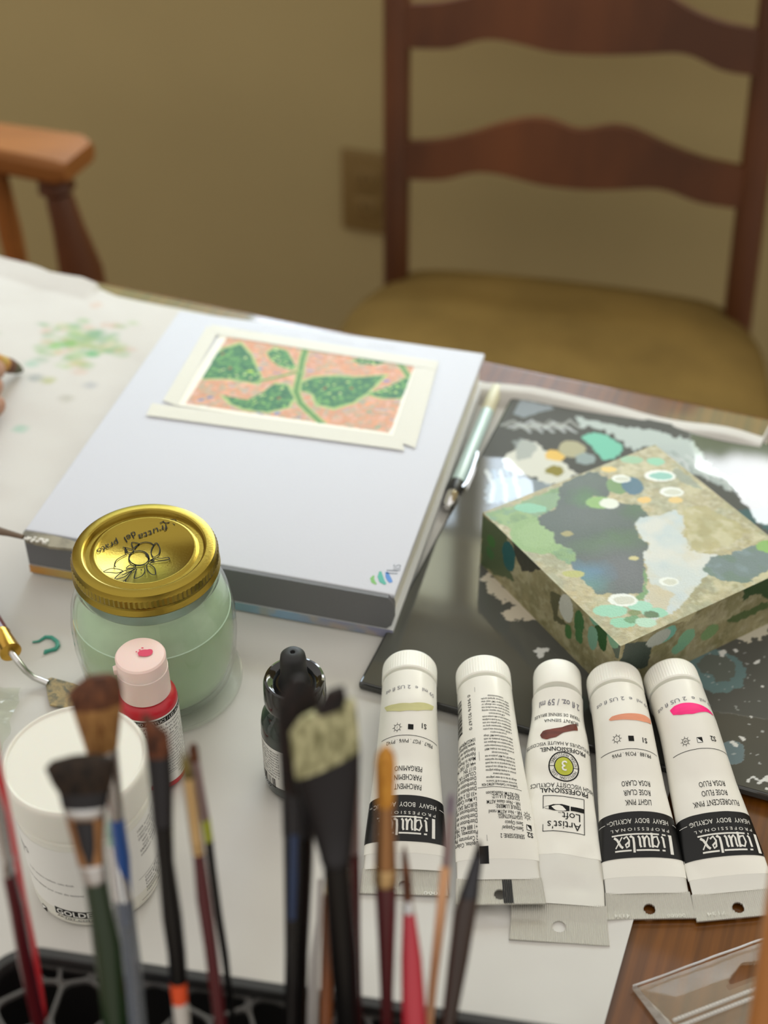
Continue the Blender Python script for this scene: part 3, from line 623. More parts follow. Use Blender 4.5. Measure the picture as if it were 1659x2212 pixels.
o0 = len(b.v); b.box(((PA[0] + PA[1]) / 2, (PA[2] + PA[3]) / 2, T + .0040), (PA[1] - PA[0] + .003, PA[3] - PA[2] + .003, .0046), bev=.0015); cols += [list(rgb(60, 60, 58))] * (len(b.v) - o0)
pal = single('palette_board', b, mat('palette_gloss', rgb(84, 84, 78), .04, attr='Col', spec=.6, matte=.6), 'glossy dark grey palette board smeared with dried white, mint and grey paint', 'palette', M=MT, smooth=False, angle=None); set_cols(pal, cols)

# ================================================================ painted canvas block
KH = 0.0435; kb = P(1043, 1107, KH); kb.z = 0; a31 = R(31); k1 = Vector((math.cos(a31), math.sin(a31), 0)); k2 = Vector((math.sin(a31), -math.cos(a31), 0)); KS = 0.121
def kp(a, c, h): return Vector((kb.x, kb.y, T + h)) + k1 * a + k2 * c
def ku(px, py): q = P(px, py, KH) - kb; return q.dot(k1), q.dot(k2)
k7 = lambda x, y: ku(*c7(x, y))
kt = Canvas(0, KS, 0, KS, 190, 190, (166, 156, 116))
kt.mottle([(186, 180, 140), (140, 136, 92), (176, 160, 112), (150, 150, 118)], 90, 7, .8)
kt.mottle([(120, 116, 84), (205, 200, 168)], 420, 7, .35)
lg = kt.poly([k7(*p) for p in ((200, 785), (380, 730), (600, 640), (600, 720), (500, 790), (480, 800), (560, 880), (570, 930), (700, 970), (720, 1060), (640, 1040), (540, 980), (430, 900), (330, 860), (240, 810))], (116, 148, 88), .002, freq=250)
kt.mottle([(96, 128, 80), (140, 168, 104), (104, 140, 110)], 140, 7, .7, lg)
kt.poly([k7(*p) for p in ((370, 740), (440, 700), (590, 670), (580, 740), (480, 790), (420, 780))], (120, 150, 110), .002, .8); kt.ell(k7(440, 755), .009, .004, .6, (126, 184, 150), .001)
kt.ell(k7(480, 893), .0150, .0150, 0, (128, 160, 96), .0008); kt.ell(k7(480, 893), .0110, .0110, 0, (140, 170, 108), .003, .6)
dk = kt.poly([k7(*p) for p in ((590, 640), (740, 565), (840, 588), (852, 640), (832, 700), (770, 690), (735, 735), (800, 760), (900, 728), (1000, 735), (1050, 800), (985, 830), (985, 860), (1010, 905), (1045, 940), (1022, 1000), (1030, 1100), (1020, 1190), (900, 1195), (780, 1190), (700, 1120), (640, 1040), (690, 985), (570, 930), (560, 880), (490, 840), (475, 800), (570, 760))], (60, 72, 58), .0022, freq=260)
def blend(cv_, c, rx, ry, ang, col, al, mask): s_ = cv_.C.copy(); cv_.ell(c, rx, ry, ang, col, .004, al, soft=.8, freq=120); cv_.C = np.where(mask[..., None] > 0, cv_.C, s_)
blend(kt, k7(740, 780), .030, .018, .3, (74, 82, 74), 1, dk); blend(kt, k7(720, 620), .020, .012, .3, (72, 84, 70), .9, dk); blend(kt, k7(860, 930), .030, .012, .3, (62, 92, 44), 1, dk); blend(kt, k7(930, 1080), .030, .030, .3, (84, 86, 86), 1, dk)
blend(kt, k7(735, 1090), .016, .013, .3, (70, 112, 136), 1, dk); blend(kt, k7(700, 1150), .02, .012, .3, (70, 120, 110), .9, dk); blend(kt, k7(1000, 760), .014, .01, .3, (56, 86, 44), 1, dk); blend(kt, k7(720, 700), .012, .012, .3, (62, 104, 48), .9, dk)
kt.poly([k7(*p) for p in ((1025, 1060), (1045, 1100), (1040, 1220), (960, 1230), (1020, 1180))], (100, 140, 80), .0015)
pg = kt.poly([k7(*p) for p in ((975, 830), (1010, 795), (1100, 790), (1190, 755), (1235, 830), (1230, 900), (1300, 980), (1400, 1000), (1380, 1060), (1330, 1120), (1290, 1180), (1200, 1260), (1060, 1345), (1035, 1260), (1045, 1120), (1030, 1000), (1050, 940), (1005, 895))], (190, 198, 194), .003, freq=220)
kt.mottle([(176, 190, 192), (206, 204, 192), (196, 188, 160)], 70, 5, .7, pg)
kt.poly([k7(*p) for p in ((1040, 1130), (1100, 1150), (1180, 1200), (1120, 1280), (1040, 1280))], (188, 176, 140), .003, .8)
kt.poly([k7(*p) for p in ((1230, 760), (1330, 740), (1450, 800), (1560, 870), (1480, 930), (1350, 990), (1260, 960), (1230, 880))], (166, 156, 100), .003, .7); kt.mottle([(200, 196, 160), (140, 132, 70)], 120, 7, .5, kt.inside([k7(*p) for p in ((1230, 740), (1660, 900), (1480, 960), (1260, 990))], .002))
sl = kt.poly([k7(*p) for p in ((1360, 1010), (1480, 985), (1560, 950), (1660, 930), (1780, 960), (1780, 1120), (1660, 1070), (1540, 1140), (1430, 1130), (1330, 1080))], (92, 110, 108), .002); kt.mottle([(110, 130, 132), (80, 106, 84)], 110, 7, .7, sl); kt.ell(k7(1660, 950), .007, .005, .5, (120, 165, 70), .001)
kt.poly([k7(*p) for p in ((1180, 540), (1250, 590), (1330, 660), (1260, 640), (1170, 590))], (128, 138, 120), .002, .8)
for x, y, rx, ry, c in ((1085, 515, .008, .004, (130, 190, 155)), (960, 505, .010, .004, (140, 180, 140)), (845, 555, .007, .003, (218, 186, 96)), (1025, 712, .006, .003, (218, 180, 96)), (1185, 712, .006, .003, (214, 184, 110)), (890, 640, .010, .008, (96, 132, 64)), (965, 640, .009, .009, (46, 92, 112)), (800, 725, .012, .006, (130, 170, 90)), (845, 730, .008, .005, (215, 220, 205)), (630, 885, .005, .0025, (150, 140, 80)), (970, 1010, .004, .002, (190, 180, 120)),
                        (850, 1280, .013, .005, (140, 195, 165)), (915, 1340, .010, .004, (132, 190, 155)), (1080, 1290, .010, .004, (140, 195, 165)), (1000, 1255, .010, .004, (150, 200, 175)), (1060, 1300, .006, .003, (70, 100, 50)), (975, 1290, .005, .0025, (110, 125, 60)), (965, 1325, .006, .003, (90, 140, 90)), (660, 1090, .009, .003, (170, 170, 90)), (1030, 1340, .008, .004, (170, 205, 180))): kt.ell(k7(x, y), rx * .66, ry * .9, .54, c, .0006)
for x, y, rx, ry in ((905, 603, .008, .0036), (1105, 587, .013, .0055), (1165, 670, .010, .0045), (1150, 1130, .0075, .0035), (915, 1225, .011, .005)):
    kt.ell(k7(x, y), rx * .68, ry * .95, .54, (222, 226, 218), .0004); kt.ell(k7(x + 6, y + 2), rx * .50, ry * .60, .54, (130, 185, 170) if x == 1105 else (196, 198, 180), .0004)
def side(fn, seed, marks):
    c = Canvas(0, KS, 0, KH - PH, 190, 60, (150, 142, 104)); c.seed = seed
    c.mottle([(176, 170, 134), (120, 116, 76), (134, 130, 92), (160, 152, 120)], 80, 7, .8); c.mottle([(110, 104, 72), (196, 190, 160)], 400, 6, .3)
    for kind, pts, col in marks:
        if kind == 'p': c.poly([fn(*p) for p in pts], col, .0018, .95)
        else: c.ell(fn(*pts[:2]), pts[2], pts[3], pts[4] if len(pts) > 4 else 0, col, .0008)
    return c
def sl_uv(x, y): q = PP(*c7(x, y), kp(0, 0, 0), k1); return (q - kp(0, 0, 0)).dot(k2), q.z - T - PH
def sr_uv(x, y): q = PP(*c7(x, y), kp(0, KS, 0), k2); return (q - kp(0, KS, 0)).dot(k1), q.z - T - PH
cl_ = side(sl_uv, 100, [('p', ((190, 790), (330, 880), (300, 1000), (360, 1130), (250, 1090), (190, 1040)), (74, 92, 58)), ('p', ((340, 890), (410, 930), (495, 1010), (490, 1070), (400, 1080), (360, 990)), (52, 54, 46)), ('p', ((540, 1180), (600, 1200), (580, 1300), (640, 1370), (560, 1330)), (84, 84, 56)), ('p', ((620, 1090), (700, 1180), (720, 1210), (640, 1150)), (70, 130, 100)), ('p', ((860, 1460), (930, 1440), (935, 1540), (880, 1520)), (86, 100, 86)),
    ('e', (240, 925, .004, .004), (62, 110, 50)), ('e', (235, 985, .004, .004), (60, 104, 54)), ('e', (330, 1000, .006, .010), (28, 92, 92)), ('e', (625, 1265, .006, .009), (196, 198, 186)), ('e', (690, 1340, .004, .008), (60, 104, 56)), ('e', (800, 1370, .005, .013, .3), (40, 84, 36)), ('e', (635, 1385, .003, .005), (66, 110, 56)), ('e', (690, 1410, .003, .005), (64, 110, 60)), ('e', (770, 1290, .005, .008), (120, 170, 140)), ('e', (760, 1420, .004, .008), (120, 164, 140)), ('e', (870, 1410, .005, .008), (126, 172, 140))])
cr_ = side(sr_uv, 140, [('p', ((1530, 1150), (1620, 1100), (1660, 1090), (1790, 1030), (1790, 1180), (1660, 1220), (1600, 1190), (1530, 1230)), (44, 74, 36)), ('p', ((930, 1450), (1080, 1430), (1120, 1380), (1060, 1480), (1040, 1560), (960, 1600), (900, 1540)), (64, 78, 72)), ('p', ((1440, 1330), (1540, 1280), (1660, 1230), (1660, 1260), (1500, 1340)), (74, 96, 50)), ('p', ((1090, 1350), (1200, 1290), (1330, 1240), (1260, 1330)), (188, 182, 142)), ('e', (1140, 1400, .006, .005), (120, 180, 160)), ('e', (1240, 1420, .006, .006), (128, 176, 140)), ('e', (1200, 1470, .005, .004), (124, 172, 140)), ('e', (1100, 1420, .008, .005), (180, 186, 176)), ('e', (1360, 1390, .006, .005), (120, 150, 100))])
b = MB(); cols = []
kt.mesh(lambda a, c: kp(a, c, KH), b, cols)
cl_.mesh(lambda a, z: kp(0, a, PH + z), b, cols); cr_.mesh(lambda a, z: kp(a, KS, PH + z), b, cols)
cl_.mesh(lambda a, z: kp(KS, a, PH + z), b, cols); cr_.mesh(lambda a, z: kp(a, 0, PH + z), b, cols)
b.add([kp(0, 0, PH + .0002), kp(KS, 0, PH + .0002), kp(KS, KS, PH + .0002), kp(0, KS, PH + .0002)], [(0, 1, 2, 3)]); cols += [list(rgb(200, 195, 180))] * 4
blk = single('canvas_block', b, mat('canvas_paint', rgb(166, 156, 116), .38, attr='Col', bump=.25, bscale=1300), 'square deep-edged canvas painted in green, khaki and pale grey, resting on the palette board', 'painting', smooth=False, angle=None); set_cols(blk, cols)

# ================================================================ pen beside the sketchbook
ptop, pbot = P(1074, 838, .0062), P(966, 1096, .0062); pd = (pbot - ptop); PL = pd.length; pdn = pd.normalized(); PRAD = .0043
def pen_ring(d, r): 
    a = pdn.cross(Vector((0, 0, 1))).normalized(); c = a.cross(pdn); p = ptop + pdn * d
    return [p + a * (r * math.cos(6.28319 * i / 24)) + c * (r * math.sin(6.28319 * i / 24)) for i in range(24)]
def pen_part(nm, segs, m): b = MB(); b.loft([pen_ring(f * PL, r * PRAD) for f, r in segs]); return part(nm, b, m, pen)
m_cream = mat('cream_plastic', rgb(214, 210, 180), .35); m_mint = mat('mint_plastic', rgb(198, 222, 220), .25, coat=.3); m_chrome = mat('chrome', (.85, .85, .86), .12, metal=1); m_black = mat('black_plastic', rgb(30, 30, 32), .35)
pen = thing('ballpoint_pen', 'pale mint ballpoint pen with cream end and chrome clip, beside the sketchbook', 'pen', (ptop + pbot) / 2)
pen_part('push_button', ((-.035, .35), (-.005, .45), (.01, .45)), m_black); pen_part('end_sleeve', ((.0, .7), (.01, .95), (.215, 1.08), (.22, 1.0)), m_cream)
pen_part('barrel', ((.22, .98), (.5, 1.0), (.80, 1.0), (.815, .96)), m_mint); pen_part('grip_ring', ((.815, 1.06), (.84, 1.1), (.885, 1.1), (.90, 1.0)), m_black); pen_part('tip_cone', ((.90, .95), (.97, .8), (1.0, .45)), m_chrome)
sd = pdn.cross(Vector((0, 0, 1))).normalized(); b = MB(); sd = sd if sd.x > 0 else -sd
b.loft([[ptop + pdn * (f * PL) + sd * (PRAD * k + dx) + Vector((0, 0, .0015 + dz)) for dx, dz in ((-.0007, -.0016), (.0007, -.0016), (.0007, .0016), (-.0007, .0016))] for f, k in ((.58, 1.15), (.62, 1.35), (.72, 1.45), (.82, 1.4), (.86, 1.1))]); part('clip', b, m_chrome, pen)
# ================================================================ jar of green paint water with gold lid
Z0 = 0.0024                                             # top of the paper over the table
JC = P(313, 1196, .090); JC.z = 0
def cyl(c, z): return Matrix.Translation((c.x, c.y, T + z))
m_glass = clear('jar_glass', (.985, 1.0, .985), .04, .07, rgb(214, 228, 214)); m_disc = clear('clear_disc', (.97, .985, .97), .05, .12, rgb(220, 225, 215))
m_liquid = mat('green_water', rgb(164, 186, 146), .45, var=.05, vscale=30, sss=.15)
m_gold = mat('gold_lid', rgb(156, 134, 56), .28, metal=1, bump=.04, bscale=900); m_ink = mat('black_ink', rgb(18, 17, 16), .6, spec=.2)
b = MB(); b.lathe([(1e-5, .0), (.0390, .0), (.0402, .0012), (.0402, .003), (.0392, .0032), (.0386, .0022), (1e-5, .0022)], 64)
single('clear_lid', b, m_disc, 'thin clear plastic disc lying under the glass jar of green water', 'lid', M=cyl(Vector((JC.x + .0012, JC.y + .001, 0)), Z0))
JZ = Z0 + .0036
jar = thing('glass_jar', 'glass screw-top jar of cloudy green paint water with a gold lid', 'jar', (JC.x, JC.y, T + JZ)); MJ = cyl(JC, JZ)
b = MB(); b.lathe([(1e-5, .0015), (.029, .0), (.0325, .001), (.0365, .006), (.0395, .018), (.0408, .032), (.0407, .045), (.0393, .055), (.0365, .063), (.0343, .067), (.0338, .069), (.0352, .0705), (.0352, .0725), (.0338, .074), (.0330, .080), (.0322, .080), (.0328, .073), (.0328, .0685), (.0353, .062), (.0380, .0545), (.0392, .045), (.0393, .032), (.0380, .019), (.035, .008), (.030, .0035), (1e-5, .0035)], 80)
part('glass_body', b, m_glass, jar, MJ, angle=60)
b = MB(); b.lathe([(1e-5, .0040), (.0295, .0040), (.0345, .0085), (.0376, .0195), (.0389, .032), (.0388, .045), (.0384, .0495), (1e-5, .0495)], 64); part('green_water', b, m_liquid, jar, MJ)
b = MB(); b.lathe([(.0386, .0497), (.0382, .0520), (.0372, .0560), (.0350, .0620), (.0327, .0672), (.0322, .0672), (.0345, .062), (.0366, .056), (.0376, .052), (.0380, .0497)], 64)
part('dried_film', b, mat('film_green', rgb(178, 200, 168), .6, var=.08, vscale=60), jar, MJ)
b = MB(); b.lathe([(.0384, .0494), (.0390, .0498), (.0384, .0503), (.0378, .0498)], 64); part('waterline', b, mat('waterline_pale', rgb(190, 214, 190), .5), jar, MJ)
b = MB(); LZ = .0755
b.lathe([(.0333, LZ), (.0353, LZ - .0003), (.0357, LZ + .0006), (.0351, LZ + .0018), (.0345, LZ + .0030), (.0345, LZ + .0042), (.0349, LZ + .0048), (.0349, LZ + .0052), (.0349, LZ + .0092), (.0347, LZ + .0100), (.0341, LZ + .0116), (.0328, LZ + .0122), (.0298, LZ + .0122), (.0290, LZ + .0118), (.0282, LZ + .0100), (.0274, LZ + .0100)], 180, 0, knurl=(LZ + .005, LZ + .0095, .0005))
lid = part('lid_band', b, m_gold, jar, MJ, angle=25)
b = MB(); b.lathe([(.0283, LZ + .0096), (.0276, LZ + .0094), (.0268, LZ + .0096), (.0252, LZ + .0106), (.0240, LZ + .0110), (.0232, LZ + .0106), (.0226, LZ + .0100), (.0, LZ + .0102)], 96); lt = part('lid_disc', b, m_gold, jar, MJ, angle=60)
PZ = JZ + LZ + .0103
def curve(p, k=5):
    q = [p[0]] + list(p) + [p[-1]]; r = []
    for i in range(len(p) - 1):
        a, b_, c, d = [np.array(z, float) for z in q[i:i + 4]]
        r += [tuple(0.5 * (2 * b_ + (c - a) * t + (2 * a - 5 * b_ + 4 * c - d) * t * t + (3 * b_ - a - 3 * c + d) * t ** 3)) for t in np.arange(k) / k]
    return r + [tuple(p[-1])]
lj = lambda x, y: (lambda q: (q.x - JC.x, q.y - JC.y))(P(150 + x / 4.74, 1090 + y / 4.74, PZ))
pr = Print(); S = .00052
for pts in ([(585, 515), (530, 540), (480, 575), (462, 620), (475, 645)], [(665, 460), (710, 410), (770, 388), (830, 395), (865, 420)], [(835, 490), (850, 440), (890, 395), (925, 450), (915, 510), (870, 540), (845, 525), (835, 490)],
            [(345, 692), (420, 660), (500, 665), (545, 685), (490, 705), (430, 700), (345, 695)], [(820, 590), (870, 550), (940, 555), (1005, 545), (1025, 560), (985, 575), (930, 582), (870, 590), (820, 605)], [(800, 610), (790, 650), (830, 710), (880, 718), (875, 660), (840, 625), (805, 610)],
            [(690, 660), (670, 720), (668, 760), (740, 735), (772, 690), (770, 650)], [(680, 660), (600, 670), (530, 700), (465, 765), (560, 745), (630, 690), (680, 660)], [(580, 655), (620, 625), (680, 630), (650, 655), (580, 660)], [(640, 690), (610, 730), (580, 770), (525, 802)], [(580, 770), (575, 798)],
            [(545, 440), (600, 450), (655, 470), (640, 495), (600, 490), (575, 450)], [(570, 440), (575, 490), (590, 505)], [(650, 445), (640, 390), (715, 405), (680, 430), (655, 450)], [(540, 725), (600, 700), (660, 668)], [(735, 665), (738, 680)], [(775, 510), (805, 540), (815, 570)], [(640, 600), (700, 630), (780, 620)],
            [(1085, 195), (1092, 165), (1060, 155), (1000, 160), (960, 175), (985, 190), (1040, 185), (1075, 210)], [(960, 175), (925, 195)]):
    pr.stroke([lj(*p) for p in curve(pts)], S)
pr.stroke([lj(712 + 103 * math.cos(k * .2094), 550 + 74 * math.sin(k * .2094)) for k in range(31)], S * 1.2); pr.disc(*lj(850, 572), .0012, .0007)
for w_, (xa, ya), (xb, yb) in (('frutta', (1010, 225), (712, 340)), ('del', (685, 295), (560, 370)), ('prato', (520, 375), (288, 490))):
    A, B_ = lj(xa, ya), lj(xb, yb); w = math.dist(A, B_); pr.text(w_, (A[0] + B_[0]) / 2, (A[1] + B_[1]) / 2, .0042, w=w, rot=math.atan2(B_[1] - A[1], B_[0] - A[0]), shear=.35)
part('lid_print', pr.mapped(lambda u, v, l: Vector((JC.x + u, JC.y + v, T + PZ + l + .0002))), m_ink, lt, smooth=False, angle=None)

def cyl_map(c, r, z0, a0):                                # label wrapped round an upright cylinder, a0 = angle of u=0, u runs to the right as seen from outside
    return lambda u, v, l: Vector((c.x + (r + .00008 + l) * math.cos(a0 + u / r), c.y + (r + .00008 + l) * math.sin(a0 + u / r), T + z0 + v))
m_label = mat('white_label', rgb(232, 231, 226), .45); m_white = mat('white_plastic', rgb(228, 226, 215), .35, sss=.08); m_greyink = mat('grey_ink', rgb(96, 94, 94), .5)

# ================================================================ red paint bottle
RC = P(342, 1668); RC.z = 0; topz = (CAMH - (P(303, 1413).xy.length and 0)) 
_e = ray(303, 1413); RT = CAMH + RC.y / _e.y * _e.z       # height of the cap top
m_red = mat('red_plastic', rgb(190, 26, 42), .35, coat=.1); m_pcap = mat('pink_cap', rgb(238, 212, 204), .35, sss=.3); m_pink = mat('pink_stain', rgb(214, 60, 96), .4)
BR = .0142; KB = RT - .0255
rb = thing('paint_bottle', 'small red acrylic paint bottle with frosted pink flip cap and printed label', 'bottle', (RC.x, RC.y, T + Z0)); MR = cyl(RC, 0)
b = MB(); b.lathe([(1e-5, Z0), (.0130, Z0), (.0142, Z0 + .0012), (BR, Z0 + .004), (BR, KB - .003), (.0139, KB - .001), (.0128, KB + .0008), (.011, KB + .0018), (.0085, KB + .003), (1e-5, KB + .003)], 56); part('body', b, m_red, rb, MR)
b = MB(); b.lathe([(1e-5, KB + .0025), (.0110, KB + .0025), (.0118, KB + .003), (.0117, RT - .0085), (.0118, RT - .0083), (.0112, RT - .0080)], 120, knurl=(KB + .0035, RT - .009, .00035)); cp = part('cap', b, m_pcap, rb, MR, angle=30)
b = MB(); b.lathe([(1e-5, RT - .0080), (.0114, RT - .0080), (.0115, RT - .0012), (.0108, RT - .0003), (.0095, RT), (1e-5, RT - .0004)], 56)
ta = math.atan2(-.35, -1); b.prism([(RC.x * 0 + .0112 * math.cos(ta + d) * k, .0112 * math.sin(ta + d) * k, RT - .0078) for d, k in ((-.16, 1), (-.10, 1.16), (.10, 1.16), (.16, 1))], (0, 0, .0030)); fl = part('flip_top', b, m_pcap, rb, MR, angle=35)
pr = Print()
for u, v, a, c_ in ((.0022, .0006, .0034, .0022), (.0040, .0014, .0016, .0016), (-.0005, .0024, .0005, .0004), (-.0018, .0012, .0004, .0004), (.0006, .0036, .0006, .0004), (.0000, -.0010, .0006, .0005)): pr.disc(u, v, a, c_, lift=.00004 * (1 + len(pr.b.f) // 84))
part('paint_stain', pr.mapped(lambda u, v, l: Vector((RC.x + u, RC.y + v, T + RT + .00015 + l))), m_pink, fl, smooth=False, angle=None)
# label: text faces the viewer's right
pr = Print(); half = math.pi * BR * .96; z1 = KB - .0035; z0 = Z0 + .0045
pr.rect(-half, z0, half, z1, 0, .00002, nu=60)
pr.rect(-half * .98, z1 - .0042, half * .98, z1 - .0010, 1, .00008, nu=60)
pr.text('BASICS FLUID ACRYLICS / LES ACRYLIQUES FLUIDES', .002, z1 - .0026, .0019, w=.052, mi=2, lift=.00014)
vv = z1 - .0062; rr = random.Random(4)
heads = ['CAUTIONS: Excessive exposure', 'avoid skin. Wash soap and water', 'ATTENTION: Eviter l exposition', 'laver a l eau de la moisissure']
for i, t_ in enumerate(heads): pr.text(t_, .003, vv, .0013, w=.038, mi=1); vv -= .0024
pr.rect(-.02, vv + .0006, .022, vv + .0008, 1, .00008, nu=30); vv -= .0012
for t_ in word_lines(12, 8, 30, 40): pr.text(t_, .003, vv, .0010, w=rr.uniform(.032, .040), mi=1); vv -= .0019
pr.rect(-.02, vv + .0004, .022, vv + .0006, 1, .00008, nu=30); vv -= .0014
for t_ in ('ASTM D-4236', 'conforms'):
    pr.text(t_, .008, vv, .0012, mi=1, xs=.9); vv -= .0020
part('label', pr.mapped(cyl_map(RC, BR, 0, R(-48))), [m_label, m_ink, m_label], rb, smooth=True, angle=None)

# ================================================================ white tub of texture paste
GC = P(160, 1630, .0835); GC.z = 0; GR = .0289
tub = thing('paste_tub', 'round white plastic tub of acrylic paste with ribbed screw lid', 'tub', (GC.x, GC.y, T + Z0)); MG = cyl(GC, 0)
b = MB(); b.lathe([(1e-5, Z0), (.0274, Z0), (.0284, Z0 + .0010), (.0289, Z0 + .004), (.0287, Z0 + .009), (GR, Z0 + .0098), (GR, .0560), (.0287, .0567), (.0290, .0595), (.0283, .0600), (.0283, .066), (1e-5, .066)], 72); part('body', b, m_white, tub, MG)
b = MB(); b.lathe([(1e-5, .0635), (.0294, .0635), (.0305, .0645), (.0306, .0788), (.0304, .0803), (.0299, .0814), (.0292, .0820), (.0287, .0819), (.0280, .0810), (1e-5, .0810)], 200, knurl=(.0647, .0780, .0003)); part('screw_lid', b, m_white, tub, MG, angle=30)
pr = Print(); A0 = R(-90)
pr.rect(-GR * 2.4, Z0 + .0102, GR * 2.6, .0555, 0, .00002, nu=80)
gz = lambda px, py: (lambda q: (GR * (math.atan2(q.y - GC.y, q.x - GC.x) - A0), q.z - T))(_hit_cyl(px, py))
def _hit_cyl(px, py, r=GR + .0001, c=GC):
    d = ray(px, py); ox, oy = -c.x, -c.y; a = d.x ** 2 + d.y ** 2; bq = 2 * (ox * d.x + oy * d.y); cq = ox * ox + oy * oy - r * r
    dd = max(bq * bq - 4 * a * cq, 0); return CAM + d * ((-bq - math.sqrt(dd)) / (2 * a))
gl = lambda x, y: gz(x / 5.122, 1780 + y / 5.122)
def gtext(t, x0, y0, x1, y1, h, mi=1, **k):
    u0, v0 = gl(x0, y0); u1, v1 = gl(x1, y1); pr.text(t, (u0 + u1) / 2, (v0 + v1) / 2, h, w=math.hypot(u1 - u0, v1 - v0), mi=mi, **k)
u_, v_ = gl(330, 320); pr.text('MOLDING', u_ - .0012, v_, .0032, mi=2, al='R', bold=.01); pr.text('PASTE', u_ - .0065, v_ - .0052, .0026, mi=2, al='R'); pr.rect(u_ - .018, v_ - .0074, u_ - .006, v_ - .0072, 1)
u_, v_ = gl(815, 690); pr.text('acrylic texture medium, satin finish', u_, v_, .0013, mi=2, al='R', xs=.92)
u_, v_ = gl(900, 800); pr.text('pate acrylique semi-opaque pour creer des textures', u_ + .001, v_, .0013, mi=2, al='R', xs=.92)
u_, v_ = gl(385, 825); pr.text('Series B', u_, v_, .0013, mi=2, al='R'); pr.text('237 ml', u_ - .0006, v_ - .0026, .0016, mi=2, al='R', bold=.01)
u_, v_ = gl(497, 925); pr.rect(u_ - .0017, v_ - .0017, u_ + .0017, v_ + .0017, 1, .00005); pr.rect(u_ - .00145, v_ - .00145, u_ + .00145, v_ + .00145, 0, .00008); pr.poly([(u_ - .0015, v_ - .0015), (u_ + .0015, v_ - .0015), (u_ + .0015, v_ + .0015)], 1, .00011)
u_, v_ = gl(612, 935); pr.rect(u_, v_ - .0026, u_ + .022, v_ + .0022, 1, .00005, nu=12); pr.text('GOLDEN', u_ + .0008, v_ - .0002, .0034, mi=0, al='L', w=.0200, bold=.02, lift=.00012)
pr.text('ARTIST COLORS', u_ + .0004, v_ - .0040, .0012, mi=1, al='L', w=.0212); pr.rect(u_ + .004, v_ - .0052, u_ + .022, v_ - .0050, 1, .00005, nu=8)
u0, v0 = gl(1640, 80); vv = gz(300, 1790)[1] - .001
for t_ in ('100% acrylic, off-white,', 'retains toolmarks and', 'DIRECTIONS: Use alone or', 'apply above 49F/9C', 'soap and water.', 'SAFETY ADVICE: Avoid', 'inhalation of spray mist'): pr.text(t_, .040, vv, .0015, w=.0165 if len(t_) < 20 else .0205, mi=1, bold=.01 if 'ADVICE' in t_ else 0); vv -= .00262
vv = gz(300, 1907)[1]; pr.rect(.026, vv + .0014, .053, vv + .0016, 1, .00005, nu=20)
for t_ in ('Contains BIT. May produce', 'Enthalt BIT. Puo provocare', 'Contiene BIT. Moze powod', 'Innehaller BIT. Fih BIT je', 'reactioni. Vsebuje BIT', 'on.'): pr.text(t_, .040, vv - .0004, .0015, w=.0205 if len(t_) > 8 else .003, mi=1); vv -= .00235
pr.rect(.026, vv + .0010, .053, vv + .0012, 1, .00005, nu=20)
part('label', pr.mapped(cyl_map(GC, GR, 0, A0)), [m_label, m_ink, m_greyink], tub, smooth=True, angle=None)

# ================================================================ ink dropper bottle
DC = P(648, 1684); DC.z = 0; _e = ray(635, 1408); DT = CAMH + DC.y / _e.y * _e.z; DR = .0168
m_ink_glass = mat('dark_ink_glass', rgb(34, 48, 44), .08, coat=.5); m_gloss = mat('black_gloss', rgb(14, 14, 14), .10, coat=.4); m_rubber = mat('black_rubber', rgb(26, 26, 26), .55)
db = thing('dropper_bottle', 'dark green ink bottle with black dropper cap and white label', 'bottle', (DC.x, DC.y, T + Z0)); MD = cyl(DC, 0)
b = MB(); b.lathe([(1e-5, Z0), (.0148, Z0), (.0164, Z0 + .0014), (DR, Z0 + .005), (DR, .043), (.0160, .0475), (.0138, .0505), (.0125, .052), (.012, .056), (1e-5, .056)], 64); part('bottle_glass', b, m_ink_glass, db, MD)
b = MB(); CZ = DT - .0165; b.lathe([(.0122, CZ - .0145), (.0142, CZ - .0140), (.0146, CZ - .012), (.0142, CZ - .002), (.0136, CZ - .0004), (.0126, CZ), (.0100, CZ - .001), (.0085, CZ - .0030), (1e-5, CZ - .003)], 56); part('collar_cap', b, m_gloss, db, MD)
b = MB(); b.lathe([(.0075, CZ - .003), (.0068, CZ), (.0061, CZ + .004), (.0060, DT - .005), (.0056, DT - .0022), (.0042, DT - .0006), (.0022, DT), (.0012, DT - .0001), (.0008, DT - .0012), (1e-5, DT - .0012)], 40); part('rubber_bulb', b, m_rubber, db, MD)
pr = Print(); pr.rect(-DR * 2.7, Z0 + .0085, DR * 2.7, .0375, 0, .00002, nu=70); vv = .0350
for t_ in word_lines(9, 21, 24, 30): pr.text(t_, -.0145, vv, .0011, w=.021, mi=1); vv -= .00185
pr.text('628310|0894-1', -.0115, vv - .0004, .0011, w=.014, mi=1); pr.bars(-.021, vv - .0085, -.0065, vv - .0022, 1, across=False, n=24, seed=9); pr.text('738797', -.0150, vv - .0100, .0012, w=.010, mi=1)
part('label', pr.mapped(cyl_map(DC, DR, 0, R(-105))), [m_label, m_ink], db, smooth=True, angle=None)

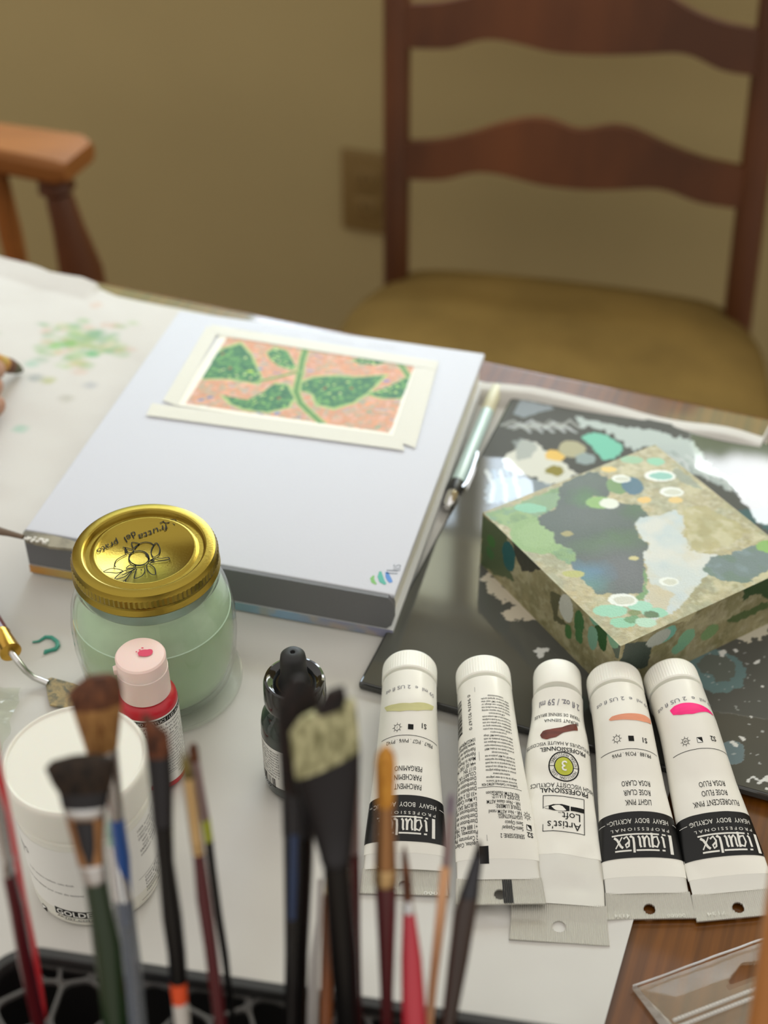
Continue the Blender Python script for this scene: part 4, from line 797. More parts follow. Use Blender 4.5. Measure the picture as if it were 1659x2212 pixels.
# ================================================================ palette knives and crumpled wrap at the left
m_maroon = mat('maroon_wood', rgb(92, 28, 30), .3, coat=.3); m_brass = mat('brass', rgb(198, 156, 70), .25, metal=1); m_steel = mat('steel', (.60, .59, .57), .22, metal=1)
m_crust = mat('dry_paint_blade', rgb(176, 152, 104), .6, col2=rgb(104, 102, 84), vscale=140, dist=2)
kn = thing('palette_knife', 'palette knife with dark red handle, brass ferrule and paint-crusted blade, beside the jar', 'palette knife', P(40, 1430))
b = MB(); h0, h1 = P(-90, 1240, .012), P(2, 1372, .0165); b.tube([h0 + (h1 - h0) * t for t in (-.9, -.6, -.2, .3, .8, 1)], [.003, .0065, .0075, .0070, .0055, .005], 20); part('handle', b, m_maroon, kn)
f1 = P(24, 1410, .0165); b = MB(); b.tube([h1 + (f1 - h1) * t for t in (-.05, 0, .1, .8, .97, 1.0)], [.0052, .0054, .0050, .0056, .0058, .004], 20); part('ferrule', b, m_brass, kn)
b = MB(); b.tube([f1 - (f1 - h1) * .1, P(40, 1430, .0150), P(55, 1449, .0105), P(72, 1463, .0060), P(92, 1471, .0045), P(104, 1476, .0040)], [.0019, .0018, .0017, .0016, .0017, .0018], 12); part('shank', b, m_steel, kn)
bl = [(101, 1470), (112, 1466), (135, 1472), (160, 1479), (190, 1495), (210, 1512), (190, 1530), (150, 1532), (108, 1525), (103, 1505), (100, 1485)]
b = MB(); b.prism([P(x, y, .0032) for x, y in bl], (0, 0, .0009)); part('blade', b, m_crust, kn, angle=30)
k2_ = thing('palette_knife', 'slim knife blade caked in white and brown paint, lying across the sketchbook corner', 'palette knife', P(80, 1160, BTOP))
b = MB(); b.tube([P(x, y, BTOP + .0035) for x, y in ((-120, 1120), (-20, 1143), (20, 1152), (50, 1160))], [.004, .0028, .0018, .0014], 10); part('handle', b, mat('brown_wood', rgb(104, 84, 66), .5), k2_)
bl = [(50, 1156), (60, 1152), (100, 1158), (150, 1170), (185, 1184), (170, 1192), (110, 1186), (55, 1172)]
b = MB(); b.prism([P(x, y, BTOP + .0006) for x, y in bl], (0, 0, .0018)); kb_ = part('blade', b, mat('crusted_blade', rgb(150, 142, 122), .6, col2=rgb(96, 90, 78), vscale=120), k2_, angle=30)
b = MB(); rr = random.Random(2)
for i in range(10):
    x = 56 + 5 * i; b.box(P(x, 1160 + .25 * (x - 56) + rr.uniform(-4, 4), BTOP + .0032), (rr.uniform(.0012, .003), rr.uniform(.001, .002), rr.uniform(.0006, .0016)), rot=Matrix.Rotation(rr.uniform(0, 3), 3, 'Z'), bev=.0003)
part('dried_paint', b, mat('flaky_white', rgb(216, 212, 204), .7), kb_)
# crumpled clear wrap
b = MB(); n = 22; rr = np.random.RandomState(3); c0 = P(-82, 1572, 0)
vs = []
for j in range(n):
    for i in range(n):
        u, v = i / (n - 1) - .5, j / (n - 1) - .5; r = math.hypot(u, v) * 2
        h = max(0.0, 1 - r * .85) * .020 * (0.55 + 1.3 * (float(fbm(np.array(u * 9.0 + 3), np.array(v * 9.0 + 5), 33, 3)) + .35)) + .0028
        vs.append(Vector((c0.x + u * .050 + .004 * (vnoise(np.array(v * 7.0 + 9), np.array(u * 6.0 + 2), 8) - .5), c0.y + v * .050, T + h)))
b.add(vs, [(j * n + i, j * n + i + 1, (j + 1) * n + i + 1, (j + 1) * n + i) for j in range(n - 1) for i in range(n - 1)])
single('crumpled_wrap', b, clear('crumpled_film', (.95, .97, .93), .08, .22, rgb(196, 202, 184)), 'crumpled clear plastic wrap with green-grey paint, left of the white tub', 'plastic wrap', smooth=False, angle=None)

# ================================================================ paint tubes
m_tube = mat('tube_white', rgb(232, 229, 219), .30, coat=.12); m_foil = mat('crimp_foil', rgb(212, 210, 202), .36, metal=.6, spec=.6); m_blackband = mat('black_band', rgb(16, 16, 16), .32, spec=.35)
m_cap = mat('cap_white', rgb(240, 238, 228), .42, sss=.05); m_shoulder = mat('clear_shoulder', rgb(212, 216, 212), .25); m_wtext = mat('white_ink', rgb(228, 226, 218), .4)
def smooth_interp(xs, ys): 
    def f(x):
        x = min(max(x, xs[0]), xs[-1])
        for i in range(len(xs) - 1):
            if x <= xs[i + 1]:
                t = (x - xs[i]) / (xs[i + 1] - xs[i]); m = lambda k: (ys[min(k + 1, len(ys) - 1)] - ys[max(k - 1, 0)]) / (xs[min(k + 1, len(ys) - 1)] - xs[max(k - 1, 0)])
                h = xs[i + 1] - xs[i]; return (2 * t ** 3 - 3 * t * t + 1) * ys[i] + (t ** 3 - 2 * t * t + t) * h * m(i) + (-2 * t ** 3 + 3 * t * t) * ys[i + 1] + (t ** 3 - t * t) * h * m(i + 1)
    return f
class Tube:
    def __init__(s, label, cap_px, end_px, sup0, sup1, aw, bh, capr, capl, v0, vlab, vcr, dent, seed, cap_kind='ribbed', roll=0.0, lab=None):
        s.hA, s.hB = sup0 + 2 * capr - .001, sup1 + .0012
        s.A = P(*cap_px, s.hA); s.B = P(*end_px, s.hB); d = s.B - s.A; s.L = Vector((d.x, d.y, 0)).length; s.k = s.L / .128
        s.y = Vector((d.x, d.y, 0)).normalized(); s.x = s.y.cross(Vector((0, 0, 1))); s.o = Vector((s.A.x, s.A.y, 0)); s.n = (s.y * s.L + Vector((0, 0, s.hB - s.hA))).cross(s.x).normalized()
        s.fa, s.fb = smooth_interp(*aw), smooth_interp(*bh); s.sup0, s.sup1, s.capr = sup0, sup1, capr; s.v0, s.vcr, s.vlab = v0 * s.k, vcr * s.k, vlab * s.k; s.dent = dent; s.seed = seed
        s.t = thing('paint_tube', label, 'paint tube', (s.o.x, s.o.y, T), math.atan2(s.x.y, s.x.x), 'row of paint tubes')
        # cap
        cz = s.zc(0); b = MB(); N = 120 if cap_kind == 'ribbed' else 48; cl = capl * s.k; prof = [(1e-5, 0), (capr * .80, 0), (capr * .93, .0006), (capr * .985, .0020), (capr, .0035), (capr, cl - .0008), (capr * .97, cl), (1e-5, cl)]
        rings = []
        for r, y in prof:
            rings.append([s.loc((r - (.00042 if cap_kind == 'ribbed' and i % 2 and .0025 < y < cl - .001 else 0)) * math.cos(6.28319 * i / N), y, cz + (r - (.00042 if cap_kind == 'ribbed' and i % 2 and .0025 < y < cl - .001 else 0)) * math.sin(6.28319 * i / N)) for i in range(N)])
        b.loft(rings); part('cap', b, m_cap, s.t, angle=30)
        # shoulder ring between cap and body
        b = MB(); rings = []
        for f, y in ((.90, cl - .0003), (.93, cl + .0005), (.95, s.v0 - .0012), (1.0, s.v0 - .0004), (1.0, s.v0 + .0016), (.95, s.v0 + .002)): rings.append([s.loc(s.fa(s.v0) * f * math.cos(6.28319 * i / 48), y, s.zc(s.v0) + s.fb(s.v0) * f * math.sin(6.28319 * i / 48)) for i in range(48)])
        b.loft(rings); part('shoulder', b, m_shoulder, s.t)
        # body: white printed sleeve, then bare foil end
        N = 72; vs = list(np.linspace(s.v0, s.vcr, 58)); rings = [[s.surf(v, 6.28319 * i / N) for i in range(N)] for v in vs]
        kl = max(i for i, v in enumerate(vs) if v <= s.vlab + 1e-6); b = MB(); b.loft(rings[:kl + 1], 0, True, True); part('body', b, m_tube, s.t, angle=60)
        b = MB(); b.loft([[p + (s.cen(v) - p) * .015 for p in r] for v, r in list(zip(vs, rings))[kl - 1:]], 0); part('foil_end', b, m_foil, s.t, angle=60)
        # ribbed flat crimp with a round hole
        a = s.fa(s.vcr) * 1.015; a2 = a * 1.045; zc = s.cen(s.vcr).z; hx, hy, hr = roll * .0 , (s.vcr + s.L) / 2 + .0012, .0026 * s.k
        hx = s.hole if hasattr(s, 'hole') else 0.0
        s.crimp(a, a2, hx, hy, hr)
    def zc(s, v): return s.sup0 + s.capr + (s.sup1 + .0006 - s.sup0 - s.capr) * min(v / s.L, 1)
    def loc(s, x, y, z): return s.o + s.x * x + s.y * y + Vector((0, 0, T + z))
    def cen(s, v):
        z = max(s.zc(v), s.fb(v) + (s.sup0 if v < .035 * s.k else s.sup1 + (s.sup0 - s.sup1) * max(0, 1 - (v - .035 * s.k) / (.03 * s.k))) + .0002); return s.loc(0, v, z)
    def surf(s, v, th, lift=0.0):
        a, b_ = s.fa(v), s.fb(v); sx, cz = math.sin(th), math.cos(th); x, z = a * sx, b_ * cz
        if s.dent and cz > -.2:
            e = min(1, (v - s.v0) / .012, max(0, (s.vcr - v) / .010)); n = s.dentf(x, v); z += s.dent * e * n * max(cz, 0) ** .5
        nx, nz = b_ * sx, a * cz; l = math.hypot(nx, nz) or 1
        return s.cen(v) + s.x * (x + nx / l * lift) + Vector((0, 0, z + nz / l * lift))
    def dentf(s, x, v):
        n = float(fbm(np.array(x * 70.0 + s.seed), np.array(v * 42.0 + s.seed * 2), 70 + s.seed, 3)); r = abs(float(fbm(np.array(x * 110.0 + v * 60 + s.seed), np.array(v * 90.0 - x * 50), 40 + s.seed, 2)))
        return n * 1.2 - r * .9
    def arc(s, u, v):                                       # sideways distance over the curve -> angle
        a, b_ = s.fa(v), s.fb(v); n = 28; acc = 0; px_, pz = 0, b_; ua = abs(u)
        for i in range(1, n + 1):
            th = 1.62 * i / n; qx, qz = a * math.sin(th), b_ * math.cos(th); dl = math.hypot(qx - px_, qz - pz)
            if acc + dl >= ua: th = 1.62 * (i - 1 + (ua - acc) / dl) / n; return math.copysign(th, u)
            acc += dl; px_, pz = qx, qz
        return math.copysign(1.62, u)
    def map(s, u, v, l): v_ = min(max(v, s.v0), s.vcr); return s.surf(v_, s.arc(u, v_), l + .00012)
    def uv0(s, px, py): q = PP(px, py, s.A, s.n) - s.A; return q.dot(s.x), Vector((q.x, q.y, 0)).dot(s.y)
    def uv(s, px, py):                                      # where on the curved tube this print stands
        t = s.uv0(px, py); u, v = t
        if getattr(s, 'flat', False): return t
        for _ in range(6):
            w = s.uv0(*pix(s.map(u, v, 0))); u += .8 * (t[0] - w[0]); v += .8 * (t[1] - w[1]); u = min(max(u, -.021), .021)
        return u, v
    def crimp(s, a, a2, hx, hy, hr):
        b = MB(); nr = 44; th = .00045; y0, y1 = s.vcr - .0006, s.L; ztop = lambda x: s.cen(s.vcr).z + th
        zz = lambda y: s.cen(s.vcr).z - T + (s.sup1 + .0009 - (s.cen(s.vcr).z - T)) * min(1, max(0, (y - y0) / .008))
        xs = [-1 + 2 * i / (2 * nr) for i in range(2 * nr + 1)]; ys = [y0, y0 + (hy - hr - y0) * .4, y0 + (hy - hr - y0) * .8] + list(np.linspace(hy - hr * 1.12, hy + hr * 1.12, 24)) + [y1]
        rib = lambda i: .00032 if i % 2 else -.00016
        n, m = len(xs), len(ys); vs = []; fs = []; keep = []
        for up in (1, 0):
            for y in ys:
                for i, f in enumerate(xs):
                    x = f * (a + (a2 - a) * (y - y0) / (y1 - y0)); yy = y; d = math.hypot(x - hx, y - hy)
                    if abs(d - hr) < .00030 and d > 1e-6: x, yy = hx + (x - hx) * hr / d, hy + (y - hy) * hr / d
                    vs.append(s.loc(x, yy, zz(yy) + (th if up else -th) + rib(i)))
                    if up: keep.append(math.hypot(x - hx, yy - hy))
        idx = lambda up, j, i: (0 if up else m * n) + j * n + i; gone = set()
        for j in range(m - 1):
            for i in range(n - 1):
                if all(keep[q] < hr * 1.003 for q in (j * n + i, j * n + i + 1, (j + 1) * n + i + 1, (j + 1) * n + i)): gone.add((j, i))
        for j in range(m - 1):
            for i in range(n - 1):
                if (j, i) in gone: continue
                for up in (1, 0): fs.append((idx(up, j, i), idx(up, j, i + 1), idx(up, j + 1, i + 1), idx(up, j + 1, i)))
                for (jj, ii, p, q) in ((j - 1, i, (j, i), (j, i + 1)), (j + 1, i, (j + 1, i), (j + 1, i + 1)), (j, i - 1, (j, i), (j + 1, i)), (j, i + 1, (j, i + 1), (j + 1, i + 1))):
                    if (jj, ii) in gone or jj < 0 or ii < 0 or jj > m - 2 or ii > n - 2: fs.append((idx(1, *p), idx(1, *q), idx(0, *q), idx(0, *p)))
        b.add(vs, fs); s.cr = part('crimp', b, m_foil, s.t, angle=28)
    # printing helpers: boxes are given where the print stands in the photograph
    def bb(s, pr, t, x0, y0, x1, y1, mi=1, cf=None, h=None, **k):
        X, Y = (x0 + x1) / 2, (y0 + y1) / 2; u, v = s.uv(*cf(X, Y)); ua, va = s.uv(*cf(x0, Y)); ub, vb = s.uv(*cf(x1, Y)); _, v1 = s.uv(*cf(X, y0)); _, v2 = s.uv(*cf(X, y1))
        pr.text(t, u, v, h or abs(v2 - v1), w=abs(ub - ua), mi=mi, **k)
    def sun(s, pr, u, v, r, t):
        pr.ring(u, v, r * .62, r * .72, 1)
        for k in range(8): a = k * .7854; pr.stroke([(u + r * .72 * math.cos(a), v + r * .72 * math.sin(a)), (u + r * 1.12 * math.cos(a), v + r * 1.12 * math.sin(a))], r * .10, 1)
        pr.text(t, u, v, r * .55, xs=.8, mi=1)
    def logo(s, pr, u0, u1, v0, v1):                        # white script wordmark between two bars, tall L at the left
        w, h = u1 - u0, v1 - v0
        pr.rect(u0, v0 + h * .0, u0 + w * .055, v1, 2, .00012, nv=3); pr.rect(u0, v0, u0 + w * .17, v0 + h * .075, 2, .00012)
        pr.rect(u0 + w * .22, v0, u1, v0 + h * .075, 2, .00012, nu=8); pr.rect(u0 + w * .14, v0 + h * .80, u0 + w * .19, v0 + h * .88, 2, .00012)
        pr.rect(u0 + w * .24, v0 + h * .80, u0 + w * .62, v0 + h * .88, 2, .00012, nu=5); pr.rect(u0 + w * .70, v0 + h * .80, u1 - w * .03, v0 + h * .88, 2, .00012, nu=4)
        X = lambda f: u0 + w * f; Y = lambda f: v0 + h * f; B = h * .12
        for pts, wd in (([(.145, .70), (.150, .62), (.160, .22), (.185, .14)], .9), ([(.335, .62), (.27, .68), (.235, .45), (.26, .16), (.32, .20), (.335, .30)], .75), ([(.345, .72), (.345, .40), (.345, -.02)], 1.0),
                        ([(.385, .70), (.400, .58), (.400, .26), (.425, .14), (.465, .26), (.475, .40)], .8), ([(.480, .70), (.480, .30), (.505, .14)], 1.0), ([(.535, .70), (.55, .60), (.550, .24), (.575, .14)], .9),
                        ([(.655, .95), (.650, .50), (.655, .22), (.690, .14), (.705, .20)], 1.0), ([(.725, .40), (.79, .55), (.775, .69), (.735, .62), (.725, .34), (.76, .14), (.815, .24)], .75), ([(.835, .70), (.87, .60), (.92, .26), (.965, .14)], 1.0), ([(.955, .70), (.90, .45), (.835, .14)], .5)):
            pr.stroke([(X(a), Y(c)) for a, c in pts], B * wd, 2, .00013)
    def finish(s, pr, mats): part('label', pr.mapped(s.map), mats, s.t, smooth=True, angle=None)
K4 = [0.0, 15.2, 30, 47.5, 62, 77, 90, 100, 110, 116.5, 120]
def kk(v, k): return [q / 1000 * k for q in v]
AW = [13.7, 13.7, 14.0, 14.8, 15.8, 17.0, 18.1, 18.8, 19.0, 19.0, 19.2]
BHT = [13.6, 13.6, 13.2, 12.2, 10.8, 8.8, 6.6, 4.6, 2.4, 0.9, 0.6]
def make(label, cap_px, end_px, sup0, sup1, dent=.0, seed=1, aw=AW, bh=BHT, capr=.01385, capl=13.0, v0=15.2, vlab=109, vcr=116, cap_kind='ribbed', hole=0.0):
    Tube.hole = hole
    k = 1.0
    return Tube(label, cap_px, end_px, sup0, sup1, (kk(K4, k), [q / 1000 for q in aw]), (kk(K4, k), [q / 1000 for q in bh]), capr, capl / 1000, v0 / 1000, vlab / 1000, vcr / 1000, dent, seed, cap_kind)
UI = [m_label, m_ink, m_wtext]
def std_label(t, cf, swatch, names, s_code, sq, sun_t, pig, rows, logo_box, heavy, prof_, vol, line):
    pr = Print(); u0, v0 = t.uv(*cf(*rows[0])); u1, v1 = t.uv(*cf(*rows[1])); W_ = .0335
    pr.rect(-W_, v0, W_, v1, 3, .00003, nu=44, nv=8)
    t.bb(pr, 'HEAVY  BODY  ACRYLIC', *heavy, 2, cf, lift=.0001, h=.0021); t.bb(pr, 'P R O F E S S I O N A L', *prof_, 2, cf, lift=.0001, h=.0013)
    hx0 = t.uv(*cf(heavy[2], (heavy[1] + heavy[3]) / 2))[0]; hv = t.uv(*cf((heavy[0] + heavy[2]) / 2, (heavy[1] + heavy[3]) / 2))[1]; hx1 = t.uv(*cf(heavy[0], heavy[1]))[0]
    pr.rect(min(hx0, hx1) - .008, hv - .0002, min(hx0, hx1) - .002, hv + .00005, 2, .0001, nu=6); pr.rect(max(hx0, hx1) + .0030, hv - .0002, max(hx0, hx1) + .007, hv + .00005, 2, .0001, nu=4); pr.text('TM', max(hx0, hx1) + .0012, hv - .0004, .0008, mi=2, lift=.0001)
    xm_, ym_ = (logo_box[0] + logo_box[2]) / 2, (logo_box[1] + logo_box[3]) / 2; a = (t.uv(*cf(logo_box[0], ym_))[0], t.uv(*cf(xm_, logo_box[1]))[1]); c_ = (t.uv(*cf(logo_box[2], ym_))[0], t.uv(*cf(xm_, logo_box[3]))[1]); t.logo(pr, min(a[0], c_[0]), max(a[0], c_[0]), min(a[1], c_[1]), max(a[1], c_[1]))
    for nm, bx_ in names: t.bb(pr, nm, *bx_, 1, cf, h=.0026)
    if pig: t.bb(pr, pig[0], *pig[1], 1, cf, h=.0018)
    la = t.uv(*cf(*line[0])); lb = t.uv(*cf(*line[1])); vm = t.uv(*cf((line[0][0] + line[1][0]) / 2, (line[0][1] + line[1][1]) / 2 - 17))[1]; pr.rect(min(la[0], lb[0]), vm - .00012, max(la[0], lb[0]), vm + .00012, 1, .00006, nu=24)
    u, v = t.uv(*cf(*s_code[1])); pr.text(s_code[0], u, v, .0024, mi=1, xs=.95, bold=.015)
    u, v = t.uv(*cf(*sq)); q = .0013; pr.rect(u - q, v - q, u + q, v + q, 1, .00006)
    if s_code[0] == 'S2': pr.rect(u - q * .85, v - q * .85, u + q * .85, v + q * .85, 0, .00009); pr.poly([(u - q, v - q), (u + q, v - q), (u - q, v + q)], 1, .00012)
    u, v = t.uv(*cf(*sun_t[1])); t.sun(pr, u, v, .0021, sun_t[0])
    t.bb(pr, '59 ml  e  2 US fl oz', *vol, 4, cf, h=.0022)
    pr.blob([t.uv(*cf(*p)) for p in swatch], 5, .00008)
    return pr
m_volink = mat('volume_ink', rgb(110, 108, 116), .4)
c5 = lambda x, y: (1100 + x / 2.968, 1380 + y / 2.968); c4 = lambda x, y: (760 + x / 3.16, 1380 + y / 3.16)
t1 = make('white tube of parchment paint, leftmost of the five tubes, behind the brushes', (886, 1402), (873, 1932), .0065, .0015, .0006, 3)
pr = std_label(t1, c4, [(222, 470), (300, 445), (400, 440), (480, 435), (560, 462), (550, 490), (450, 492), (330, 496), (240, 496)], [('PERGAMINO', (292, 866, 480, 900)), ('PARCHEMIN', (290, 926, 475, 960)), ('PARCHMENT', (290, 990, 475, 1024))], ('S1', (494, 598)), (402, 600), ('I', (310, 605)), ('PBk7 . PG7 . PW6 . PY42', (240, 682, 552, 710)), [(380, 1065), (350, 1380)], (170, 1208, 568, 1348), (150, 1116, 572, 1142), (180, 1176, 570, 1196), (240, 305, 562, 350), [(205, 672), (580, 676)])
m_sw1 = mat('swatch_parchment', rgb(200, 196, 140), .5, var=.05, vscale=300, stretch=(.1, 1, 1)); t1.finish(pr, UI + [m_blackband, m_volink, m_sw1])
t4 = make('white tube of light pink paint with salmon swatch, second from the right end', (1330, 1426), (1407, 1985), .0065, .0010, .0003, 5)
pr = std_label(t4, c5, [(638, 520), (655, 500), (720, 482), (800, 478), (870, 492), (908, 520), (912, 550), (860, 532), (780, 520), (700, 520), (650, 526)], [('ROSA CLARO', (722, 908, 904, 940)), ('ROSE CLAIR', (735, 968, 906, 1000)), ('LIGHT PINK', (745, 1030, 912, 1062))], ('S1', (870, 652)), (782, 638), ('I', (690, 642)), ('PR188 . PO36 . PW6', (665, 722, 910, 752)), [(820, 1105), (850, 1402)], (662, 1246, 1045, 1376), (650, 1146, 1020, 1186), (655, 1206, 1026, 1232), (585, 354, 888, 408), [(585, 722), (942, 722)])
m_sw4 = mat('swatch_salmon', rgb(226, 150, 116), .5, var=.05, vscale=300, stretch=(.1, 1, 1)); t4.finish(pr, UI + [m_blackband, m_volink, m_sw4])
t5 = make('white tube of fluorescent pink paint with hot pink swatch, rightmost of the tubes', (1452, 1420), (1602, 1982), .0065, .0010, .0009, 9)
pr = std_label(t5, c5, [(1030, 460), (1060, 430), (1110, 412), (1170, 410), (1230, 425), (1280, 455), (1312, 495), (1270, 470), (1180, 482), (1100, 488), (1045, 490)], [('ROSA FLUO', (1218, 905, 1385, 946)), ('ROSE FLUO', (1235, 965, 1400, 1004)), ('FLUORESCENT PINK', (1185, 1022, 1478, 1072))], ('S2', (1308, 640)), (1222, 648), ('NR', (1130, 658)), None, [(1310, 1110), (1400, 1392)], (1215, 1240, 1596, 1376), (1170, 1140, 1545, 1188), (1195, 1200, 1560, 1232), (980, 355, 1290, 408), [(1045, 728), (1405, 712)])
m_sw5 = mat('swatch_hot_pink', rgb(250, 20, 124), .45, var=.10, vscale=300, stretch=(.1, 1, 1)); t5.finish(pr, UI + [m_blackband, m_volink, m_sw5])
# tube lying on its printed face: barcode and fine print up
t2 = make('white paint tube lying back side up, showing barcode and fine print', (1045, 1413), (1082, 1953), .0065, .0060, .0005, 12, vlab=108)
pr = Print()
def L2(t, x0, y0, x1, y1, h, **k): t2.bb(pr, t, x0, y0, x1, y1, 1, c4, h=h, **k)
ub, vb = t2.uv(*c4(790, 385)); uc, vc = t2.uv(*c4(745, 665)); pr.bars(max(ub, uc) - .0012, vb, max(ub, uc) + .0062, vc, 1, across=True, n=30, seed=5)
ud, vd = t2.uv(*c4(805, 500)); pr.text('0 94376 92167 0', ud, vd, .0017, w=abs(vc - vb), mi=1, rot=R(90))
vv = t2.uv(*c4(830, 690))[1]; ucol = t2.uv(*c4(790, 900))[0]; v_end = t2.uv(*c4(830, 1400))[1]
left = ['1045234|Rev03', 'www.liquitex.com', 'Fabricado en Francia', 'Fabrique en France', 'Made in France', '+44 (0) 1582 796', '0117 7JN', 'COLART UK, Kidderm', 'Distribucion en UK', 'Distribution en UK', 'Distribution in UK /', '+33 (0) 2 4383 8', 'Le Mans Cedex 2', 'EUROPE SAS, F72', 'Distribucion en EU', 'Distribution en EU', 'Distribution in EU /', '+1 888 422 7954', 'Piscataway, NJ 08854', '2 Corporate Place So', 'Liquitex, Colart America']
for i, t_ in enumerate(left): v = vv + (v_end - vv) * i / (len(left) - 1); pr.text(t_, t2.uv(*c4(846 + 20 * i / 20, 700 + 34 * i))[0] + .0003, v, .0019, mi=1, al='L', xs=.62, bold=.006)
u0 = t2.uv(*c4(1000, 800))[0]; va = t2.uv(*c4(1000, 395))[1]; vz = t2.uv(*c4(1040, 975))[1]; lines = word_lines(27, 33, 30, 40)
for i, t_ in enumerate(lines): v = va + (vz - va) * i / 26; pr.text(t_, u0 - .0010, v, .0010, w=.0145 if i % 6 else .008, mi=1, bold=.01)
pr.rect(u0 - .0105, vz + .0026, u0 + .0105, vz + .0028, 1, .00006, nu=16); pr.text('Conforms to / Conforme a ASTM D 4236', u0, vz + .0015, .0012, w=.017, mi=1, bold=.015)
for t_, bx_, h in (('No ASTM clasificacion', (920, 1040, 1142, 1066), .0016), ('SOLIDEZ A LA LUZ:', (958, 1066, 1146, 1090), .0018), ('NR - Non classe ASTM', (925, 1100, 1150, 1126), .0016), ('TENUE LUMIERE:', (985, 1132, 1155, 1158), .0018), ('NR - Not ASTM rated', (938, 1168, 1160, 1192), .0016), ('LIGHTFASTNESS:', (1000, 1200, 1164, 1224), .0018), ('Semi Opaco', (1048, 1245, 1170, 1268), .0017), ('Semi-Opaque/', (1026, 1280, 1172, 1304), .0018), ('SERIES/SERIE: 2', (1016, 1332, 1180, 1358), .0018)): L2(t_, *bx_, h, bold=.006)
u, v = t2.uv(*c4(1198, 1210)); t2.sun(pr, u, v, .0019, 'NR'); u, v = t2.uv(*c4(1210, 1290)); q = .0013; pr.rect(u - q, v - q, u + q, v + q, 1); pr.rect(u - q * .8, v - q * .8, u + q * .8, v + q * .8, 0, .00009); pr.poly([(u - q, v - q), (u + q, v - q), (u - q, v + q)], 1, .00012)
u, v = t2.uv(*c4(1218, 1340)); pr.text('S2', u, v, .0022, mi=1, bold=.02)
u, v = t2.uv(*c4(905, 1480)); u2, v2 = t2.uv(*c4(905, 1535)); pr.rect(u - .0020, min(v, v2) - .004, u + .0020, max(v, v2), 1, .00006, nv=5)
u, v = t2.uv(*c4(872, 700)); ua, va_ = t2.uv(*c4(925, 1400)); pr.stroke([t2.uv(*c4(838, 330)), t2.uv(*c4(870, 800)), t2.uv(*c4(925, 1380))], .00016, 6)
t2.finish(pr, UI + [m_blackband, m_volink, m_sw5, m_greyink])
pr = Print(); y0 = t2.vcr + .0002; nb = 9; a_ = t2.fa(t2.vcr)
u, v = t2.uv0(*c4(1062, 1720))
for k in range(5): pr.rect(u - .0022 + k * .00088, y0, u - .0022 + k * .00088 + .0007, t2.L - .0002, 0, 0)
part('black_stripe', pr.mapped(lambda u, v, l: t2.loc(u, v, t2.cen(t2.vcr).z - T + (t2.sup1 + .0009 - (t2.cen(t2.vcr).z - T)) * min(1, max(0, (v - t2.vcr + .0006) / .008)) + .00078)), m_blackband, t2.cr, smooth=False, angle=None)
# crumpled burnt sienna tube with smaller smooth cap
AW3 = [12.6, 12.6, 12.9, 15.2, 16.2, 17.2, 18.4, 19.2, 20.0, 20.4, 20.6]
BH3 = [12.0, 11.6, 9.6, 9.2, 8.8, 7.4, 5.8, 4.2, 2.8, 1.6, 0.9]
t3 = make('crumpled white tube of burnt sienna paint with smooth cap, middle of the five tubes', (1207, 1422), (1208, 2036), .0065, .0010, .0021, 17, AW3, BH3, capr=.0121, capl=14.5, v0=16.5, vlab=93, vcr=112, cap_kind='smooth')
pr = Print()
def L3(t, x0, y0, x1, y1, mi=1, **k): t3.bb(pr, t, x0, y0, x1, y1, mi, c5, **k)
for t_, bx_, h in (('PROFESSIONAL', (202, 962, 508, 990), .0024), ('HIGH VISCOSITY ACRYLICS', (155, 920, 540, 958), .0022), ('PROFESSIONNEL', (205, 697, 492, 722), .0022), ('ACRYLIQUES A HAUTE VISCOSITE', (130, 656, 535, 682), .0018), ('BURNT SIENNA', (228, 512, 444, 536), .0020), ('TERRE DE SIENNE BRULEE', (165, 474, 450, 498), .0019), ('2 fl oz. / 59 ml', (200, 372, 452, 440), .0032)): L3(t_, *bx_, h=h, bold=.012 if 'PROF' in t_ or 'oz' in t_ else 0, mi=1 if 'oz' not in t_ else 4)
u, v = t3.uv(*c5(352, 815)); Rr = .0074
pr.ring(u, v, Rr * .92, Rr, 1); pr.ring(u, v, Rr * .58, Rr * .64, 1); pr.disc(u, v, Rr * .58, Rr * .58, 5, .00005); pr.text('3', u, v, Rr * .62, mi=0, lift=.00035, xs=1.0, bold=.01)
pr.arc_text('NIVEAU PROFESSIONNEL', u, v, Rr * .78, .0014, R(-90), 1, .62, True); pr.arc_text('PROFESSIONAL LEVEL', u, v, Rr * .78, .0013, R(90), 1, .68)
for a in (0, math.pi): pr.stroke([(u + Rr * .62 * math.cos(a), v), (u + Rr * .95 * math.cos(a), v)], .0003, 1)
ua, ub = sorted((t3.uv(*c5(215, 1120))[0], t3.uv(*c5(483, 1120))[0])); va, vb = sorted((t3.uv(*c5(350, 1008))[1], t3.uv(*c5(350, 1238))[1]))
for r_ in ((ua, va, ub, va + .0003), (ua, vb - .0003, ub, vb), (ua, va, ua + .0003, vb), (ub - .0003, va, ub, vb)): pr.rect(*r_, 1, .00006, nu=8)
pr.text("Artist's", (ua + ub) / 2 - .0002, va + (vb - va) * .82, .0036, w=(ub - ua) * .80, mi=1); pr.text('Loft', ua + (ub - ua) * .33, va + (vb - va) * .56, .0034, w=(ub - ua) * .44, mi=1); pr.text('TM', ua + (ub - ua) * .60, va + (vb - va) * .48, .0007, mi=1)
bv = va + (vb - va) * .34; bh_ = (vb - va) * .10; pr.rect(ua, bv - bh_ * .6, ua + (ub - ua) * .34, bv + bh_ * .6, 1, .00006, nu=4)
